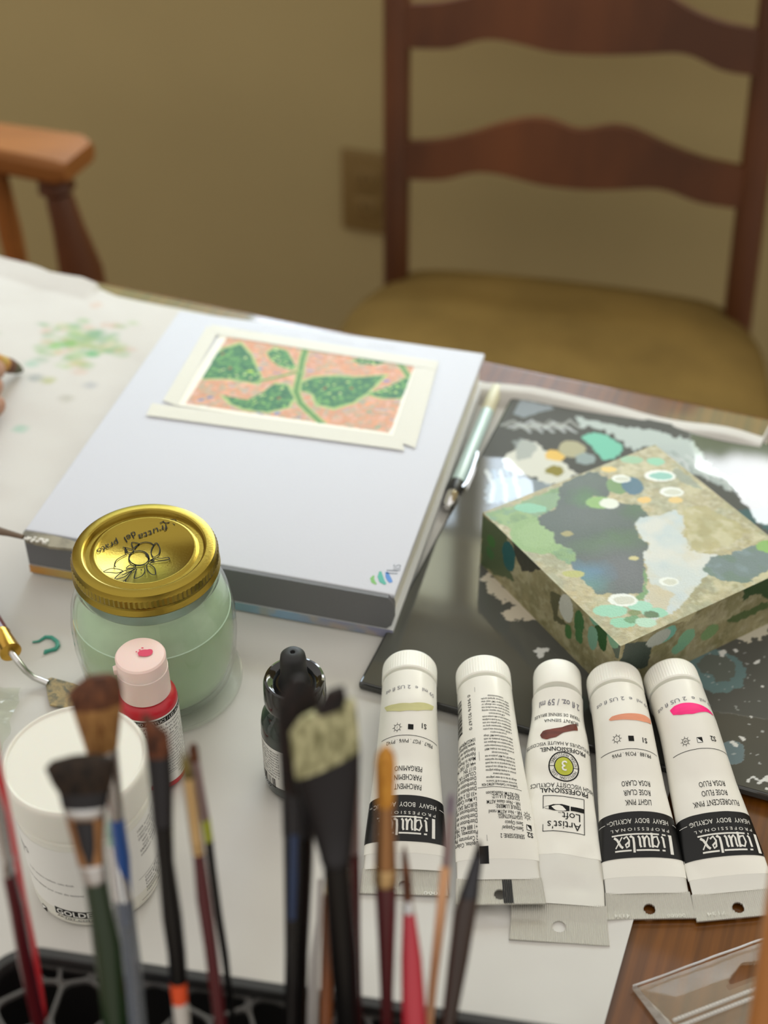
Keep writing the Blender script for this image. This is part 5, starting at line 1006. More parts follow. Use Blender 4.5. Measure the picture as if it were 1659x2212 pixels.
pr.poly([(ua + (ub - ua) * f, bv + bh_ * g) for f, g in ((.37, -.7), (.55, -1.0), (.75, -.9), (.86, -.55), (.86, .55), (.75, .9), (.55, 1.0), (.37, .7))], 1); pr.stroke([(ua + (ub - ua) * f, bv + bh_ * g) for f, g in ((.86, .5), (.93, .3), (.99, 0), (.93, -.3), (.86, -.5))], .0002, 1)
pts = [t3.uv(*c5(*p)) for p in ((198, 618), (215, 592), (260, 580), (340, 566), (435, 546), (440, 590), (345, 602), (300, 630), (240, 646), (208, 638))]; pr.blob(pts, 3, .00008)
t3.finish(pr, UI + [mat('swatch_sienna', rgb(104, 46, 32), .4, var=.35, vscale=500, stretch=(.05, 1, 1)), m_volink, mat('badge_green', rgb(182, 186, 52), .5)])
# stamped numbers near the crimp ends
for t, cf, items in ((t4, c5, (('4334', (675, 1765, 775, 1790)), ('00000', (1010, 1762, 1130, 1790)))), (t5, c5, (('7134', (1268, 1742, 1390, 1776)),)), (t1, c4, (('000', (490, 1722, 585, 1756)),))):
    pr = Print(); t.flat = True
    for s_, bx_ in items: t.bb(pr, s_, *bx_, 0, cf, h=.0017)
    part('stamped_number', pr.mapped(lambda u, v, l, t=t: t.loc(u, v, t.sup1 + .0018)), m_foil, t.cr, smooth=False, angle=None)
# ================================================================ clear zip bag on the bare wood
ba, bb_, bc_ = P(1367, 2135, .002), P(1640, 2035, .002), P(1425, 2212, .002)
g1 = (bb_ - ba).normalized(); g2 = (bc_ - ba).normalized(); bag = thing('zip_bag', 'empty clear plastic zip bag on the bare wood at the lower right', 'plastic bag', ba)
m_film = clear('bag_film', (.97, .96, .93), .16, .13, rgb(226, 214, 190), 1.22); m_seal = clear('bag_seal', (.95, .95, .95), .10, .38, rgb(238, 236, 232), 1.6)
def bp(a, c, h): return ba + g1 * a + g2 * c + Vector((0, 0, h))
def buv(px, py):
    q = P(px, py, .004) - ba; q.z = 0; d = g1.x * g2.y - g1.y * g2.x; return (q.x * g2.y - q.y * g2.x) / d, (g1.x * q.y - g1.y * q.x) / d
hole = [buv(*p) for p in ((1602, 2076), (1650, 2074), (1650, 2102), (1578, 2129), (1571, 2121))]
def inp(x, y, pts):
    r = False
    for i in range(len(pts)):
        (xa, ya), (xb, yb) = pts[i], pts[(i + 1) % len(pts)]
        if (ya > y) != (yb > y) and x < (xb - xa) * (y - ya) / (yb - ya) + xa: r = not r
    return r
def sheet(up, nx=220, ny=130, w=.13, d=.078):
    vs = []; fs = []
    for j in range(ny):
        for i in range(nx):
            a, c = w * i / (nx - 1), d * j / (ny - 1); e = min(1, a / .012, c / .012)
            h = (.0008 + .0034 * e * (0.6 + .8 * (float(vnoise(np.array(a * 42 + c * 18), np.array(c * 30 - a * 20), 77))))) if up else .0004
            vs.append(bp(a, c, h - .002 + .0004))
    for j in range(ny - 1):
        for i in range(nx - 1):
            if inp(w * (i + .5) / (nx - 1), d * (j + .5) / (ny - 1), hole): continue
            fs.append((j * nx + i, j * nx + i + 1, (j + 1) * nx + i + 1, (j + 1) * nx + i))
    return vs, fs
for up, nm in ((True, 'front_film'), (False, 'back_film')):
    b = MB(); b.add(*sheet(up)); part(nm, b, m_film, bag, angle=None)
b = MB(); rr = random.Random(6); rings = []
for k in range(26): c = .078 * k / 25; w_ = .0012 + .0030 * min(1, k / 6) ; rings.append([bp(-.0004, c, .0002), bp(w_ * .5, c, .0022 + .0010 * rr.random()), bp(w_, c, .0006)])
b.loft(rings, closed=False, cap0=False, cap1=False); part('side_seal', b, m_seal, bag, smooth=False, angle=None)
b = MB(); b.tube([bp(.13 * k / 20, -.0002, .0010 + .0006 * rr.random()) for k in range(21)], .00045, 8); part('top_edge', b, m_seal, bag)
z0_, z1_ = buv(1470, 2212), buv(1622, 2153); zc_ = (z0_[1] + z1_[1]) / 2
b = MB(); n = 150
for off, r in ((-.0016, .0008), (.0016, .0008)):
    b.loft([[bp(.004 + .124 * k / n, z0_[1] + (z1_[1] - z0_[1]) * ((.004 + .124 * k / n) - z0_[0]) / (z1_[0] - z0_[0]) + off + dx * r, .0040 + dz * r * (1.0 if k % 2 else .55)) for dx, dz in ((-1, -.6), (1, -.6), (.7, 1), (-.7, 1))] for k in range(n + 1)])
part('zip_track', b, m_seal, bag, smooth=False)

# ================================================================ person's hand with a crayon at the left edge
m_skin = mat('skin', rgb(166, 122, 98), .55, sss=.05, var=.05, vscale=60)
m_cloth = mat('sleeve_cloth', rgb(92, 104, 120), .9, bump=.2, bscale=600)
pn = thing('person', 'person at the left edge, one hand holding a crayon to the paper', 'person', P(-160, 860))
def skin_mesh(verts, edges, radii, sub=2):
    me = bpy.data.meshes.new('hand'); me.from_pydata([tuple(v) for v in verts], edges, []); o = bpy.data.objects.new('hand', me); COL.objects.link(o)
    o.modifiers.new('skin', 'SKIN'); sl = me.skin_vertices[0].data
    for i, r in enumerate(radii): sl[i].radius = (r, r)
    sl[0].use_root = True; sm = o.modifiers.new('sub', 'SUBSURF'); sm.levels = sub; sm.render_levels = sub
    e = o.evaluated_get(bpy.context.evaluated_depsgraph_get()); q = e.to_mesh(); b = MB(); b.add([v.co.copy() for v in q.vertices], [list(p.vertices) for p in q.polygons]); e.to_mesh_clear(); bpy.data.objects.remove(o); return b
tipw = P(46, 800, .004); crd = (P(-28, 772, .030) - tipw).normalized()
wr = P(-230, 935, .030); V = []; Ed = []; Rd = []
def hv(p, r, prev=None):
    V.append(Vector(p)); Rd.append(r); 
    if prev is not None: Ed.append((prev, len(V) - 1))
    return len(V) - 1
def at(px, py, h): return P(px, py, h)
w0 = hv(wr, .021); f1_ = hv(wr + Vector((-.10, -.10, .012)), .027, w0); f2_ = hv(wr + Vector((-.20, -.20, .03)), .032, f1_)
pm = hv(at(-160, 895, .032), .020, w0); pk = hv(at(-105, 850, .036), .0165, pm)
def finger(chain, base):
    k = base
    for p, r in chain: k = hv(p, r, k)
finger([(at(-62, 822, .036), .0088), (at(-28, 800, .028), .0080), (at(-2, 797, .016), .0070)], pk)                 # index, on top of the crayon
finger([(at(-72, 858, .027), .0088), (at(-32, 852, .020), .0082), (at(-8, 826, .012), .0072)], pk)                 # middle, under the crayon
finger([(at(-88, 892, .022), .0086), (at(-34, 890, .0150), .0084), (at(-2, 868, .0098), .0080)], pm)               # ring finger
finger([(at(-110, 925, .018), .0078), (at(-50, 925, .0118), .0074), (at(-16, 905, .0090), .0070)], pm)             # little finger, resting on the paper
finger([(at(-125, 838, .024), .0100), (at(-75, 800, .020), .0088), (at(-36, 786, .016), .0078)], pm)              # thumb on the far side
part('body', skin_mesh(V, Ed, Rd), m_skin, pn, angle=None)
b = MB(); a0 = wr + Vector((-.075, -.075, .008)); dd = Vector((-.17, -.17, .03)); n1 = Vector((.707, -.707, 0)); n2 = Vector((0, 0, 1)); rings = []
for t, r in ((0, .031), (.02, .034), (.25, .038), (.7, .043), (1.0, .045)): rings.append([a0 + dd * t + n1 * (r * math.cos(6.28319 * i / 24)) + n2 * (r * .85 * math.sin(6.28319 * i / 24) + .004) for i in range(24)])
b.loft(rings); part('sleeve', b, m_cloth, pn)
cr = thing('crayon', 'short brown and orange crayon held over the paper at the left edge', 'crayon', tipw)
b = MB(); b.tube([tipw + crd * t for t in (0.0, .006, .012)], [.0018, .0040, .0050], 16); part('tip', b, mat('crayon_tip', rgb(78, 74, 48), .6), cr)
b = MB(); b.tube([tipw + crd * t for t in (.012, .0125, .018, .0185)], [.0050, .0052, .0052, .0050], 16); part('bare_wood', b, mat('crayon_brown', rgb(96, 60, 40), .6), cr)
b = MB(); b.tube([tipw + crd * t for t in (.0185, .05, .085)], [.0051, .0051, .0050], 16); part('wrapper', b, mat('crayon_orange', rgb(190, 74, 40), .6, col2=rgb(178, 150, 70), vscale=60), cr)

# ================================================================ black brush holder with a web-patterned top
m_hold = mat('holder_black', rgb(36, 35, 34), .45, bump=.06, bscale=900); m_web = mat('web_grey', rgb(84, 82, 79), .5); m_in = mat('holder_inside', rgb(12, 12, 12), .8)
HO = Vector((-0.1385, 0.2945, 0)); HA = R(-9.6); hx = Vector((math.cos(HA), math.sin(HA), 0)); hy = Vector((math.sin(HA), -math.cos(HA), 0)); HW, HD, HH, HR = .300, .138, .100, .018
def hp(u, v, z): return HO + hx * u + hy * v + Vector((0, 0, T + z))
hb = thing('brush_holder', 'black brush holder box with open web-patterned top, full of paintbrushes', 'brush holder', hp(HW / 2, HD / 2, Z0))
def rrect(i, n=8):
    r = max(HR - i, .001); pts = []
    for cx_, cy_, a0 in ((HW - HR, HR, -90), (HW - HR, HD - HR, 0), (HR, HD - HR, 90), (HR, HR, 180)):
        for k in range(n + 1): a = R(a0 + 90 * k / n); pts.append((cx_ + r * math.cos(a), cy_ + r * math.sin(a)))
    return pts
b = MB(); b.loft([[hp(u, v, z) for u, v in rrect(i)] for i, z in ((.001, Z0), (0, Z0 + .002), (0, HH - .0015), (.0008, HH), (.0042, HH), (.005, HH - .0015), (.005, HH - .0045), (.003, HH - .0060), (.003, .006), (.004, .006))]); part('box', b, m_hold, hb, angle=40)
ws = [(HW / 2 + (u - HW / 2) * .985, HD / 2 + (v - HD / 2) * .955) for u, v in rrect(.0045)]
b = MB(); b.prism([hp(u, v, .0065) for u, v in ws], (0, 0, .001)); part('inner_floor', b, m_in, hb, smooth=False)
# voronoi web
rv = random.Random(12); pts = []
while len(pts) < 260:
    for _ in range(40):
        q = (rv.uniform(-.02, HW + .02), rv.uniform(-.02, HD + .02))
        if all(math.dist(q, p) > .0118 for p in pts): pts.append(q); break
    else: break
def clip(poly, nx_, ny_, d):
    out = []
    for i in range(len(poly)):
        a, c = poly[i], poly[(i + 1) % len(poly)]; da = a[0] * nx_ + a[1] * ny_ - d; dc = c[0] * nx_ + c[1] * ny_ - d
        if da <= 0: out.append(a)
        if (da < 0) != (dc < 0) and da != dc: t = da / (da - dc); out.append((a[0] + (c[0] - a[0]) * t, a[1] + (c[1] - a[1]) * t))
    return out
bound = [(.0045, .0045), (HW - .0045, .0045), (HW - .0045, HD - .0045), (.0045, HD - .0045)]
b = MB(); ZT, ZB = HH - .0042, HH - .0062
for p in pts:
    poly = bound
    for q in pts:
        if q is p or math.dist(p, q) > .06: continue
        nx_, ny_ = q[0] - p[0], q[1] - p[1]; poly = clip(poly, nx_, ny_, nx_ * (p[0] + q[0]) / 2 + ny_ * (p[1] + q[1]) / 2)
        if len(poly) < 3: break
    if len(poly) < 3: continue
    cx_ = sum(a[0] for a in poly) / len(poly); cy_ = sum(a[1] for a in poly) / len(poly)
    ins = poly
    n = len(poly); area = sum(poly[i][0] * poly[(i + 1) % n][1] - poly[(i + 1) % n][0] * poly[i][1] for i in range(n)); sg = 1 if area > 0 else -1
    for i in range(n):
        a, c = poly[i], poly[(i + 1) % n]; dx, dy = c[0] - a[0], c[1] - a[1]; l = math.hypot(dx, dy)
        if l < 1e-6: continue
        nx_, ny_ = sg * dy / l, -sg * dx / l; ins = clip(ins, nx_, ny_, nx_ * a[0] + ny_ * a[1] - .00062)
        if len(ins) < 3: break
    if len(ins) < 3: continue
    # rounded hole sampled by angle, outer border sampled the same way
    m = 40
    def hit(pl, a):
        dx, dy = math.cos(a), math.sin(a); best = 1e9
        for i in range(len(pl)):
            (xa, ya), (xb, yb) = pl[i], pl[(i + 1) % len(pl)]; ex, ey = xb - xa, yb - ya; den = dx * ey - dy * ex
            if abs(den) < 1e-12: continue
            t = ((xa - cx_) * ey - (ya - cy_) * ex) / den; s_ = ((xa - cx_) * dy - (ya - cy_) * dx) / den
            if t > 0 and -1e-6 <= s_ <= 1 + 1e-6: best = min(best, t)
        return best
    ri = [hit(ins, 6.28319 * k / m) for k in range(m)]; ro = [hit(poly, 6.28319 * k / m) for k in range(m)]
    if max(ri) > 1 or max(ro) > 1: continue
    for _ in range(2): ri = [min(ri[k], (ri[k - 1] + 2 * ri[k] + ri[(k + 1) % m]) / 4) for k in range(m)]
    ring = lambda rr_, z: [hp(cx_ + rr_[k] * math.cos(6.28319 * k / m), cy_ + rr_[k] * math.sin(6.28319 * k / m), z) for k in range(m)]
    b.loft([ring(ro, ZT), ring(ri, ZT), ring(ri, ZB), ring(ro, ZB)], cap0=False, cap1=False)
part('web_top', b, m_web, hb, smooth=False, angle=None)

# ================================================================ brushes: every ring is (left x, left y, right x, right y, thickness in mm) along the brush
def br_mat(n, c, c2, s=1): return mat(n, rgb(*c), .62, col2=rgb(*c2), vscale=500, stretch=(1, 1, .03), spec=.3, bump=.3, bscale=900)
MM = dict(
    brown_hair=br_mat('brown_hair', (110, 62, 36), (40, 20, 12)), dark_hair=br_mat('dark_hair', (52, 38, 26), (18, 12, 8)), tan_hair=br_mat('tan_hair', (172, 128, 74), (120, 78, 40)), black_hair=br_mat('black_hair', (34, 20, 16), (10, 7, 6)),
    white_hair=br_mat('white_hair', (196, 192, 150), (112, 110, 74)), gold_hair=br_mat('gold_hair', (218, 158, 66), (168, 104, 30)), olive_hair=br_mat('olive_hair', (130, 116, 56), (70, 52, 26)), mint_hair=br_mat('mint_hair', (176, 206, 190), (130, 160, 146)), lilac_hair=br_mat('lilac_hair', (140, 116, 138), (96, 78, 96)), rust_hair=br_mat('rust_hair', (110, 66, 40), (66, 36, 22)),
    silver=mat('ferrule_silver', (.62, .62, .62), .22, metal=1), dark_metal=mat('ferrule_dark', (.055, .055, .06), .4, metal=1), brass=mat('ferrule_brass', (.62, .42, .20), .28, metal=1), copper=mat('ferrule_copper', (.42, .22, .10), .30, metal=1), mauve=mat('ferrule_mauve', (.36, .26, .26), .35, metal=.8),
    green=mat('green_lacquer', rgb(18, 42, 15), .25, coat=.3), skyglint=mat('dark_blue_reflection', rgb(20, 46, 84), .3, coat=.2), blue=mat('blue_lacquer', rgb(34, 84, 160), .25, coat=.5), black=mat('black_lacquer', rgb(9, 8, 8), .25, spec=.35, coat=.12), maroon=mat('maroon_lacquer', rgb(74, 9, 17), .25, coat=.3), crimson=mat('crimson_lacquer', rgb(176, 20, 44), .25, coat=.5), coral=mat('coral_lacquer', rgb(216, 50, 58), .28, coat=.4), brownl=mat('brown_lacquer', rgb(44, 25, 14), .3, coat=.2), orangewood=mat('orange_wood', rgb(126, 70, 30), .4, coat=.2, var=.2, vscale=60, stretch=(1, 1, .1)), pale=mat('pale_wood', rgb(216, 164, 122), .5, var=.15, vscale=60, stretch=(1, 1, .1)), lime=mat('lime_band', rgb(170, 176, 50), .4), grey=mat('pale_grey', rgb(176, 172, 168), .3), clearb=clear('clear_acrylic', (.80, .82, .84), .05, .55, rgb(126, 130, 134), 1.6), orange=mat('sticker_orange', rgb(226, 84, 40), .5), sticker=mat('sticker_white', rgb(206, 200, 192), .5), stickw=mat('stick_wood', rgb(184, 122, 64), .45, var=.15, vscale=40, stretch=(1, 1, .1)))
def brush(name, label, yt, yb, axis, parts, foot_w=4.0, cat='paintbrush', group='paintbrushes in the black holder', foot_h=.0085):
    (xt, yt_), (xb, yb_) = axis; Tp = PD(xt, yt_, yt); Q = PD(xb, yb_, yb); d = (Tp - Q).normalized(); n = d.cross(Vector((1, 0, 0))).normalized()
    if n.y > 0: n = -n
    t = (Q.z - T - foot_h) / d.z; foot = Q - d * t
    fu, fv = (foot - HO).dot(hx), (foot - HO).dot(hy)           # stop where the box wall stops it
    while not (.007 < fu < HW - .007 and .007 < fv < HD - .007) and t > 0: t -= .002; foot = Q - d * t; fu, fv = (foot - HO).dot(hx), (foot - HO).dot(hy)
    o = thing(name, label, cat, foot, 0, group)
    pos = lambda px, py: PP(px, py, Tp, n); prev = None
    for pi, (pname, mkey, rings) in enumerate(parts):
        R3 = []
        for xl, yl, xr, yr, th in rings:
            A, B_ = pos(xl, yl), pos(xr, yr); c = (A + B_) / 2; h = (B_ - A) / 2; hw = h.length; tt = th / 2000
            R3.append([c + h * math.cos(a) + n * (tt * math.sin(a)) for a in [6.28319 * i / 24 for i in range(24)]])
        if pname in ('handle', 'stick') and not any(p[0] in ('handle', 'stick') for p in parts[pi + 1:]):
            c = sum(R3[-1], Vector()) / 24; 
            for f, w_ in ((.5, (foot_w + rings[-1][4]) / 2), (1, foot_w)): R3.append([c.lerp(foot, f) + Vector((1, 0, 0)) * (w_ / 2000 * math.cos(a)) + n * (w_ / 2000 * math.sin(a)) for a in [6.28319 * i / 24 for i in range(24)]])
        b = MB(); b.loft(R3); part(pname, b, MM[mkey], o, angle=42)
    return o
brush('paintbrush', 'coral-red brush handle leaning out of frame at the left edge of the holder', .296, .270, ((-28, 1560), (84, 2180)), [('bristles', 'tan_hair', [(-74, 1290, -66, 1290, 2), (-70, 1340, -54, 1340, 4)]), ('ferrule', 'silver', [(-70, 1340, -54, 1340, 4), (-52, 1460, -34, 1460, 5)]), ('handle', 'coral', [(-52, 1462, -34, 1462, 5), (-40, 1560, -16, 1560, 5), (-15, 1690, 11, 1690, 4.6), (4, 1780, 29, 1780, 4.4), (35, 1936, 57, 1936, 3.8), (60, 2060, 82, 2058, 3.4), (82, 2180, 100, 2180, 3.2)])], 3)
brush('paintbrush', 'dark red round brush with silver ferrule, in front of the coral one', .284, .256, ((-30, 1620), (84, 2212)), [('bristles', 'brown_hair', [(-60, 1540, -54, 1540, 1), (-56, 1590, -36, 1590, 3), (-50, 1630, -30, 1630, 3.5)]), ('ferrule', 'silver', [(-50, 1630, -30, 1630, 3.5), (-20, 1760, 12, 1760, 5), (0, 1850, 27, 1850, 5.4), (2, 1860, 31, 1860, 6), (3, 1872, 30, 1872, 5.5), (4, 1884, 33, 1884, 6)]), ('handle', 'maroon', [(5, 1886, 33, 1886, 5.6), (20, 1960, 52, 1960, 6.5), (40, 2080, 72, 2080, 6), (70, 2212, 98, 2212, 5)])])
brush('paintbrush', 'big angled brown-haired brush with a blue handle, tallest at the left', .304, .262, ((212, 1464), (290, 2212)), [('bristle_tips', 'rust_hair', [(186, 1462, 246, 1456, 3), (156, 1486, 260, 1466, 6), (146, 1502, 264, 1490, 8.2), (156, 1530, 264, 1516, 8.8)]), ('bristles', 'tan_hair', [(156, 1530, 264, 1516, 8.7), (164, 1555, 262, 1540, 8.5), (178, 1596, 258, 1580, 8), (189, 1632, 254, 1616, 6)]), ('ferrule', 'silver', [(189, 1625, 254, 1610, 6), (200, 1660, 258, 1650, 6), (226, 1720, 264, 1715, 5.6), (238, 1765, 268, 1765, 5.4)]), ('handle', 'blue', [(238, 1766, 268, 1766, 5.6), (249, 1850, 281, 1850, 5.6), (255, 1960, 287, 1960, 5.4), (264, 2060, 292, 2060, 4.6), (276, 2212, 302, 2212, 4.4)])])
brush('paintbrush', 'small brush with mint paint on its tip and a clear acrylic handle', .291, .253, ((242, 1760), (294, 2212)), [('bristles', 'mint_hair', [(239, 1758, 245, 1758, 1), (229, 1785, 252, 1785, 2.6), (233, 1825, 258, 1825, 3.4)]), ('ferrule', 'silver', [(233, 1825, 258, 1825, 3.4), (240, 1890, 273, 1890, 4.5), (245, 1944, 287, 1944, 6)]), ('handle', 'clearb', [(244, 1945, 288, 1945, 6.2), (246, 1975, 292, 1975, 6.8), (254, 2080, 306, 2080, 7.6), (266, 2212, 318, 2212, 7.6)])], 6)
brush('paintbrush', 'wide dark mop brush with flared silver ferrule and dark green handle', .281, .243, ((178, 1634), (250, 2212)), [('bristles', 'dark_hair', [(150, 1633, 216, 1630, 2), (110, 1645, 247, 1637, 5), (97, 1660, 250, 1650, 6), (111, 1690, 244, 1685, 6.5), (126, 1712, 238, 1705, 5.6)]), ('ferrule', 'dark_metal', [(126, 1712, 238, 1705, 5.6), (134, 1745, 232, 1740, 5.2)]), ('ferrule_highlight', 'silver', [(134, 1745, 232, 1740, 5.2), (137, 1754, 230, 1750, 6.2), (141, 1766, 227, 1763, 5.2)]), ('ferrule_neck', 'copper', [(141, 1766, 227, 1763, 5.2), (159, 1830, 224, 1826, 5.4), (169, 1866, 226, 1862, 6.6)]), ('ferrule_face', 'dark_metal', [(152, 1768, 216, 1766, 6.2), (170, 1826, 215, 1822, 6.8), (184, 1860, 212, 1858, 7.2)]), ('ferrule_rings', 'silver', [(169, 1864, 227, 1861, 6.8), (170, 1872, 230, 1868, 7.4), (174, 1882, 229, 1879, 6.8), (176, 1892, 233, 1889, 7.4), (180, 1904, 232, 1901, 6.8)]), ('handle', 'green', [(181, 1905, 232, 1902, 6.8), (190, 1960, 242, 1958, 7.6), (200, 2040, 262, 2035, 8.6), (222, 2212, 278, 2212, 8)])], 6)  # silver band across the ferrule is a highlight built in as a part
o = brush('paintbrush', 'slanted-tip black-handled brush with a price sticker, in front of the red bottle', .290, .250, ((332, 1542), (392, 2212)), [('bristles', 'brown_hair', [(308, 1540, 317, 1545, 1.5), (307, 1553, 345, 1569, 4), (308, 1566, 364, 1586, 5), (316, 1632, 370, 1630, 5.4)]), ('ferrule', 'dark_metal', [(316, 1632, 370, 1630, 5.4), (323, 1700, 374, 1700, 5.6), (330, 1780, 374, 1780, 6)]), ('handle', 'black', [(331, 1782, 374, 1782, 6.2), (340, 1860, 376, 1860, 6), (350, 1980, 394, 1980, 6.8), (362, 2060, 402, 2060, 6.6), (372, 2212, 410, 2212, 6)]), ('price_sticker', 'sticker', [(370, 2160, 407, 2160, 6.9), (374, 2212, 411, 2212, 6.5)]), ('price_sticker', 'orange', [(366, 2118, 405, 2118, 7.1), (370, 2160, 407, 2160, 6.9)])], 4)
brush('paintbrush', 'slim olive-haired brush with brass ferrule and dark red handle', .286, .246, ((399, 1624), (476, 2212)), [('bristles', 'olive_hair', [(394, 1624, 400, 1624, 1), (391, 1650, 412, 1650, 2.6), (394, 1680, 420, 1680, 3.6)]), ('ferrule', 'brass', [(394, 1680, 420, 1680, 3.6), (403, 1750, 430, 1750, 4.2), (411, 1812, 438, 1812, 5), (412, 1822, 441, 1822, 5.6), (414, 1830, 440, 1830, 5.1), (414, 1840, 443, 1840, 5.6)]), ('handle', 'maroon', [(416, 1842, 443, 1842, 5.3), (424, 1940, 457, 1940, 6.2), (440, 2040, 470, 2040, 5.8), (463, 2212, 489, 2212, 5)])])
brush('paintbrush', 'slim round brush with a lime band and black handle, behind the olive-haired one', .298, .262, ((418, 1607), (504, 2212)), [('bristles', 'rust_hair', [(412, 1607, 424, 1607, 1.4), (407, 1618, 428, 1618, 2.8), (409, 1642, 431, 1642, 3.4)]), ('ferrule', 'mauve', [(409, 1642, 431, 1642, 3.5), (433, 1770, 453, 1768, 4)]), ('lime_band', 'lime', [(434, 1769, 454, 1767, 4.2), (442, 1816, 460, 1813, 4.2)]), ('handle', 'black', [(442, 1815, 460, 1812, 4.4), (450, 1880, 468, 1880, 4.4), (462, 1970, 480, 1970, 4.2), (477, 2060, 494, 2060, 4), (489, 2140, 502, 2140, 3.6), (498, 2212, 510, 2212, 3)])], 2.4)
brush('paintbrush', 'thick round black-haired mop brush with dark handle, in front of the ink bottle', .296, .254, ((645, 1464), (640, 2212)), [('bristles', 'black_hair', [(634, 1464, 658, 1462, 3), (612, 1488, 682, 1484, 7), (600, 1525, 690, 1520, 9), (597, 1560, 692, 1556, 10), (602, 1620, 690, 1620, 9.6), (607, 1700, 686, 1700, 9)]), ('ferrule', 'dark_metal', [(607, 1700, 686, 1700, 9), (610, 1800, 680, 1800, 8.8)]), ('handle', 'black', [(611, 1802, 679, 1802, 9), (613, 1900, 675, 1900, 8.6), (615, 2057, 666, 2057, 7.6), (614, 2212, 663, 2212, 7.2)])], 6)
brush('paintbrush', 'made-up slim brush whose dark blue handle imitates the sky reflection on the thick black mop', .276, .240, ((634, 1700), (628, 2212)), [('bristles', 'black_hair', [(632, 1690, 637, 1690, 1), (629, 1720, 642, 1720, 1.8)]), ('ferrule', 'dark_metal', [(629, 1720, 642, 1720, 1.8), (627, 1800, 644, 1800, 2.4)]), ('handle', 'skyglint', [(627, 1802, 644, 1802, 2.5), (625, 1900, 642, 1900, 2.5), (624, 1985, 638, 1985, 2.2)]), ('handle', 'black', [(624, 1984, 638, 1984, 2.2), (622, 2212, 636, 2212, 2.2)])], 2)  # added brush: its blue stretch stands in for sky reflected on the black handle
brush('paintbrush', 'flat brush with cream bristles and dark paint on its tip, black handle', .282, .244, ((705, 1500), (752, 2212)), [('bristles', 'white_hair', [(646, 1552, 764, 1506, 4), (626, 1582, 769, 1524, 5), (631, 1632, 774, 1578, 6), (638, 1682, 778, 1618, 6)]), ('paint_on_tip', 'black_hair', [(704, 1494, 744, 1482, 2.4), (692, 1520, 748, 1502, 5.0), (676, 1544, 750, 1520, 6.4)]), ('ferrule', 'dark_metal', [(638, 1682, 778, 1618, 6), (650, 1722, 777, 1680, 5.6), (672, 1790, 768, 1775, 6.2), (690, 1848, 761, 1844, 7), (691, 1856, 760, 1852, 7.6), (696, 1868, 757, 1865, 7.2)]), ('handle', 'black', [(697, 1868, 757, 1866, 7.4), (702, 1920, 759, 1920, 7.8), (712, 2060, 774, 2060, 8.2), (725, 2212, 779, 2212, 7.6)])], 6)
brush('paintbrush', 'maroon brush half hidden behind the flat cream-bristled one', .300, .260, ((762, 1520), (772, 2212)), [('bristles', 'dark_hair', [(756, 1520, 768, 1520, 1.5), (750, 1570, 774, 1570, 3.6), (751, 1636, 777, 1636, 4)]), ('ferrule', 'mauve', [(751, 1636, 777, 1636, 4), (750, 1840, 777, 1840, 4.6)]), ('handle', 'maroon', [(750, 1842, 778, 1842, 4.8), (755, 2000, 779, 2000, 4.8), (763, 2212, 783, 2212, 4)])], 3)
brush('paintbrush', 'slim orange-brown wooden brush between the black-handled ones', .292, .254, ((710, 1800), (704, 2212)), [('bristles', 'dark_hair', [(708, 1800, 713, 1800, 1), (704, 1850, 716, 1850, 2.4)]), ('ferrule', 'brass', [(703, 1850, 717, 1850, 2.6), (699, 1930, 720, 1930, 3.6)]), ('handle', 'orangewood', [(697, 1932, 721, 1932, 3.8), (693, 2070, 719, 2070, 4), (691, 2212, 718, 2212, 3.8)])], 3)
brush('plastic_stick', 'pale grey plastic stick standing between the black brush handles', .300, .262, ((692, 1898), (674, 2212)), [('stick', 'grey', [(685, 1898, 698, 1898, 2.2), (682, 1985, 696, 1985, 2.4), (670, 2070, 690, 2070, 3.2), (660, 2212, 688, 2212, 4)])], 4, 'stick', None)
brush('paintbrush', 'golden round-tipped brush with dark red handle, in front of the parchment tube', .286, .247, ((833, 1614), (836, 2212)), [('bristles', 'gold_hair', [(827, 1614, 841, 1614, 3), (814, 1628, 852, 1628, 5.4), (810, 1650, 855, 1650, 6.4), (811, 1700, 853, 1700, 6.8), (812, 1737, 852, 1737, 6.4)]), ('ferrule', 'copper', [(812, 1737, 852, 1737, 6.4), (810, 1800, 855, 1800, 6.6), (808, 1872, 857, 1872, 7)]), ('ferrule_rings', 'brass', [(807, 1873, 857, 1873, 7.2), (806, 1880, 859, 1880, 7.8), (809, 1890, 857, 1890, 7.2), (806, 1898, 859, 1898, 7.8), (808, 1909, 857, 1909, 7.2)]), ('handle', 'maroon', [(809, 1910, 857, 1910, 7.1), (811, 1945, 857, 1945, 7.6), (816, 2036, 854, 2036, 6.4), (821, 2137, 850, 2137, 5), (823, 2212, 849, 2212, 4.6)])], 4)
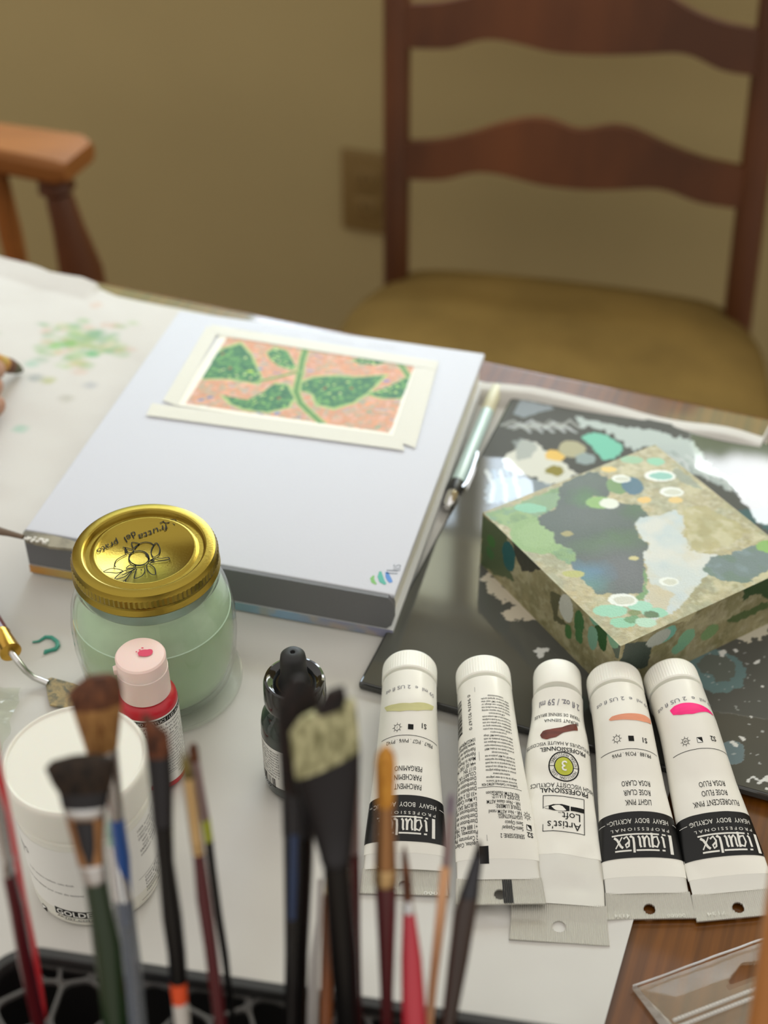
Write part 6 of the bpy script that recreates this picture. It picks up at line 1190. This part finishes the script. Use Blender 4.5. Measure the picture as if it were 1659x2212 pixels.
brush('paintbrush', 'crimson-handled pointed brush with rust-brown hairs and silver ferrule', .278, .242, ((874, 1827), (894, 2212)), [('bristles', 'rust_hair', [(871, 1826, 875, 1826, .8), (867, 1850, 881, 1850, 2), (868, 1900, 889, 1900, 3.4), (870, 1946, 892, 1946, 3.8)]), ('ferrule', 'silver', [(870, 1946, 892, 1946, 3.8), (869, 1956, 894, 1956, 4.4), (870, 1972, 896, 1972, 4.4)]), ('handle', 'crimson', [(869, 1973, 897, 1973, 4.6), (866, 2070, 911, 2070, 6.6), (867, 2154, 918, 2154, 7.2), (869, 2212, 922, 2212, 7.4)])], 6)
brush('paintbrush', 'thin pale wooden brush with a lilac-tinted fine tip', .288, .250, ((974, 1711), (928, 2212)), [('bristles', 'lilac_hair', [(975, 1711, 977, 1711, .5), (968, 1726, 980, 1726, 1.5), (966, 1756, 978, 1756, 1.7)]), ('ferrule', 'mauve', [(966, 1756, 978, 1756, 1.8), (955, 1869, 974, 1869, 2.8)]), ('handle', 'pale', [(951, 1871, 973, 1871, 3.1), (940, 1982, 963, 1982, 3.2), (925, 2132, 944, 2132, 2.8), (919, 2212, 936, 2212, 2.6)])], 2)
brush('paintbrush', 'dark tapering brush with grey tip, leaning right across the printed tube', .280, .244, ((1035, 1817), (969, 2212)), [('bristles', 'dark_hair', [(1031, 1816, 1039, 1818, 1), (1021, 1850, 1044, 1850, 2.6)]), ('ferrule', 'dark_metal', [(1021, 1850, 1044, 1850, 2.6), (1004, 1900, 1037, 1905, 4.4), (991, 1935, 1034, 1938, 5.6)]), ('handle', 'brownl', [(991, 1936, 1034, 1939, 5.8), (980, 1969, 1029, 1972, 6.4), (968, 2070, 1012, 2074, 6.2), (953, 2212, 985, 2212, 4.8)])], 3)
brush('paintbrush', 'light wooden brush handle speckled with paint, leaning out at the right edge', .262, .232, ((1722, 1700), (1644, 2212)), [('bristles', 'tan_hair', [(1746, 1420, 1776, 1420, 2), (1736, 1500, 1784, 1500, 5)]), ('ferrule', 'silver', [(1736, 1500, 1784, 1500, 5), (1716, 1620, 1762, 1620, 6)]), ('handle', 'stickw', [(1715, 1621, 1763, 1621, 6.2), (1690, 1720, 1746, 1720, 8), (1655, 1940, 1712, 1940, 8.4), (1616, 2212, 1672, 2212, 8.2)])], 6)
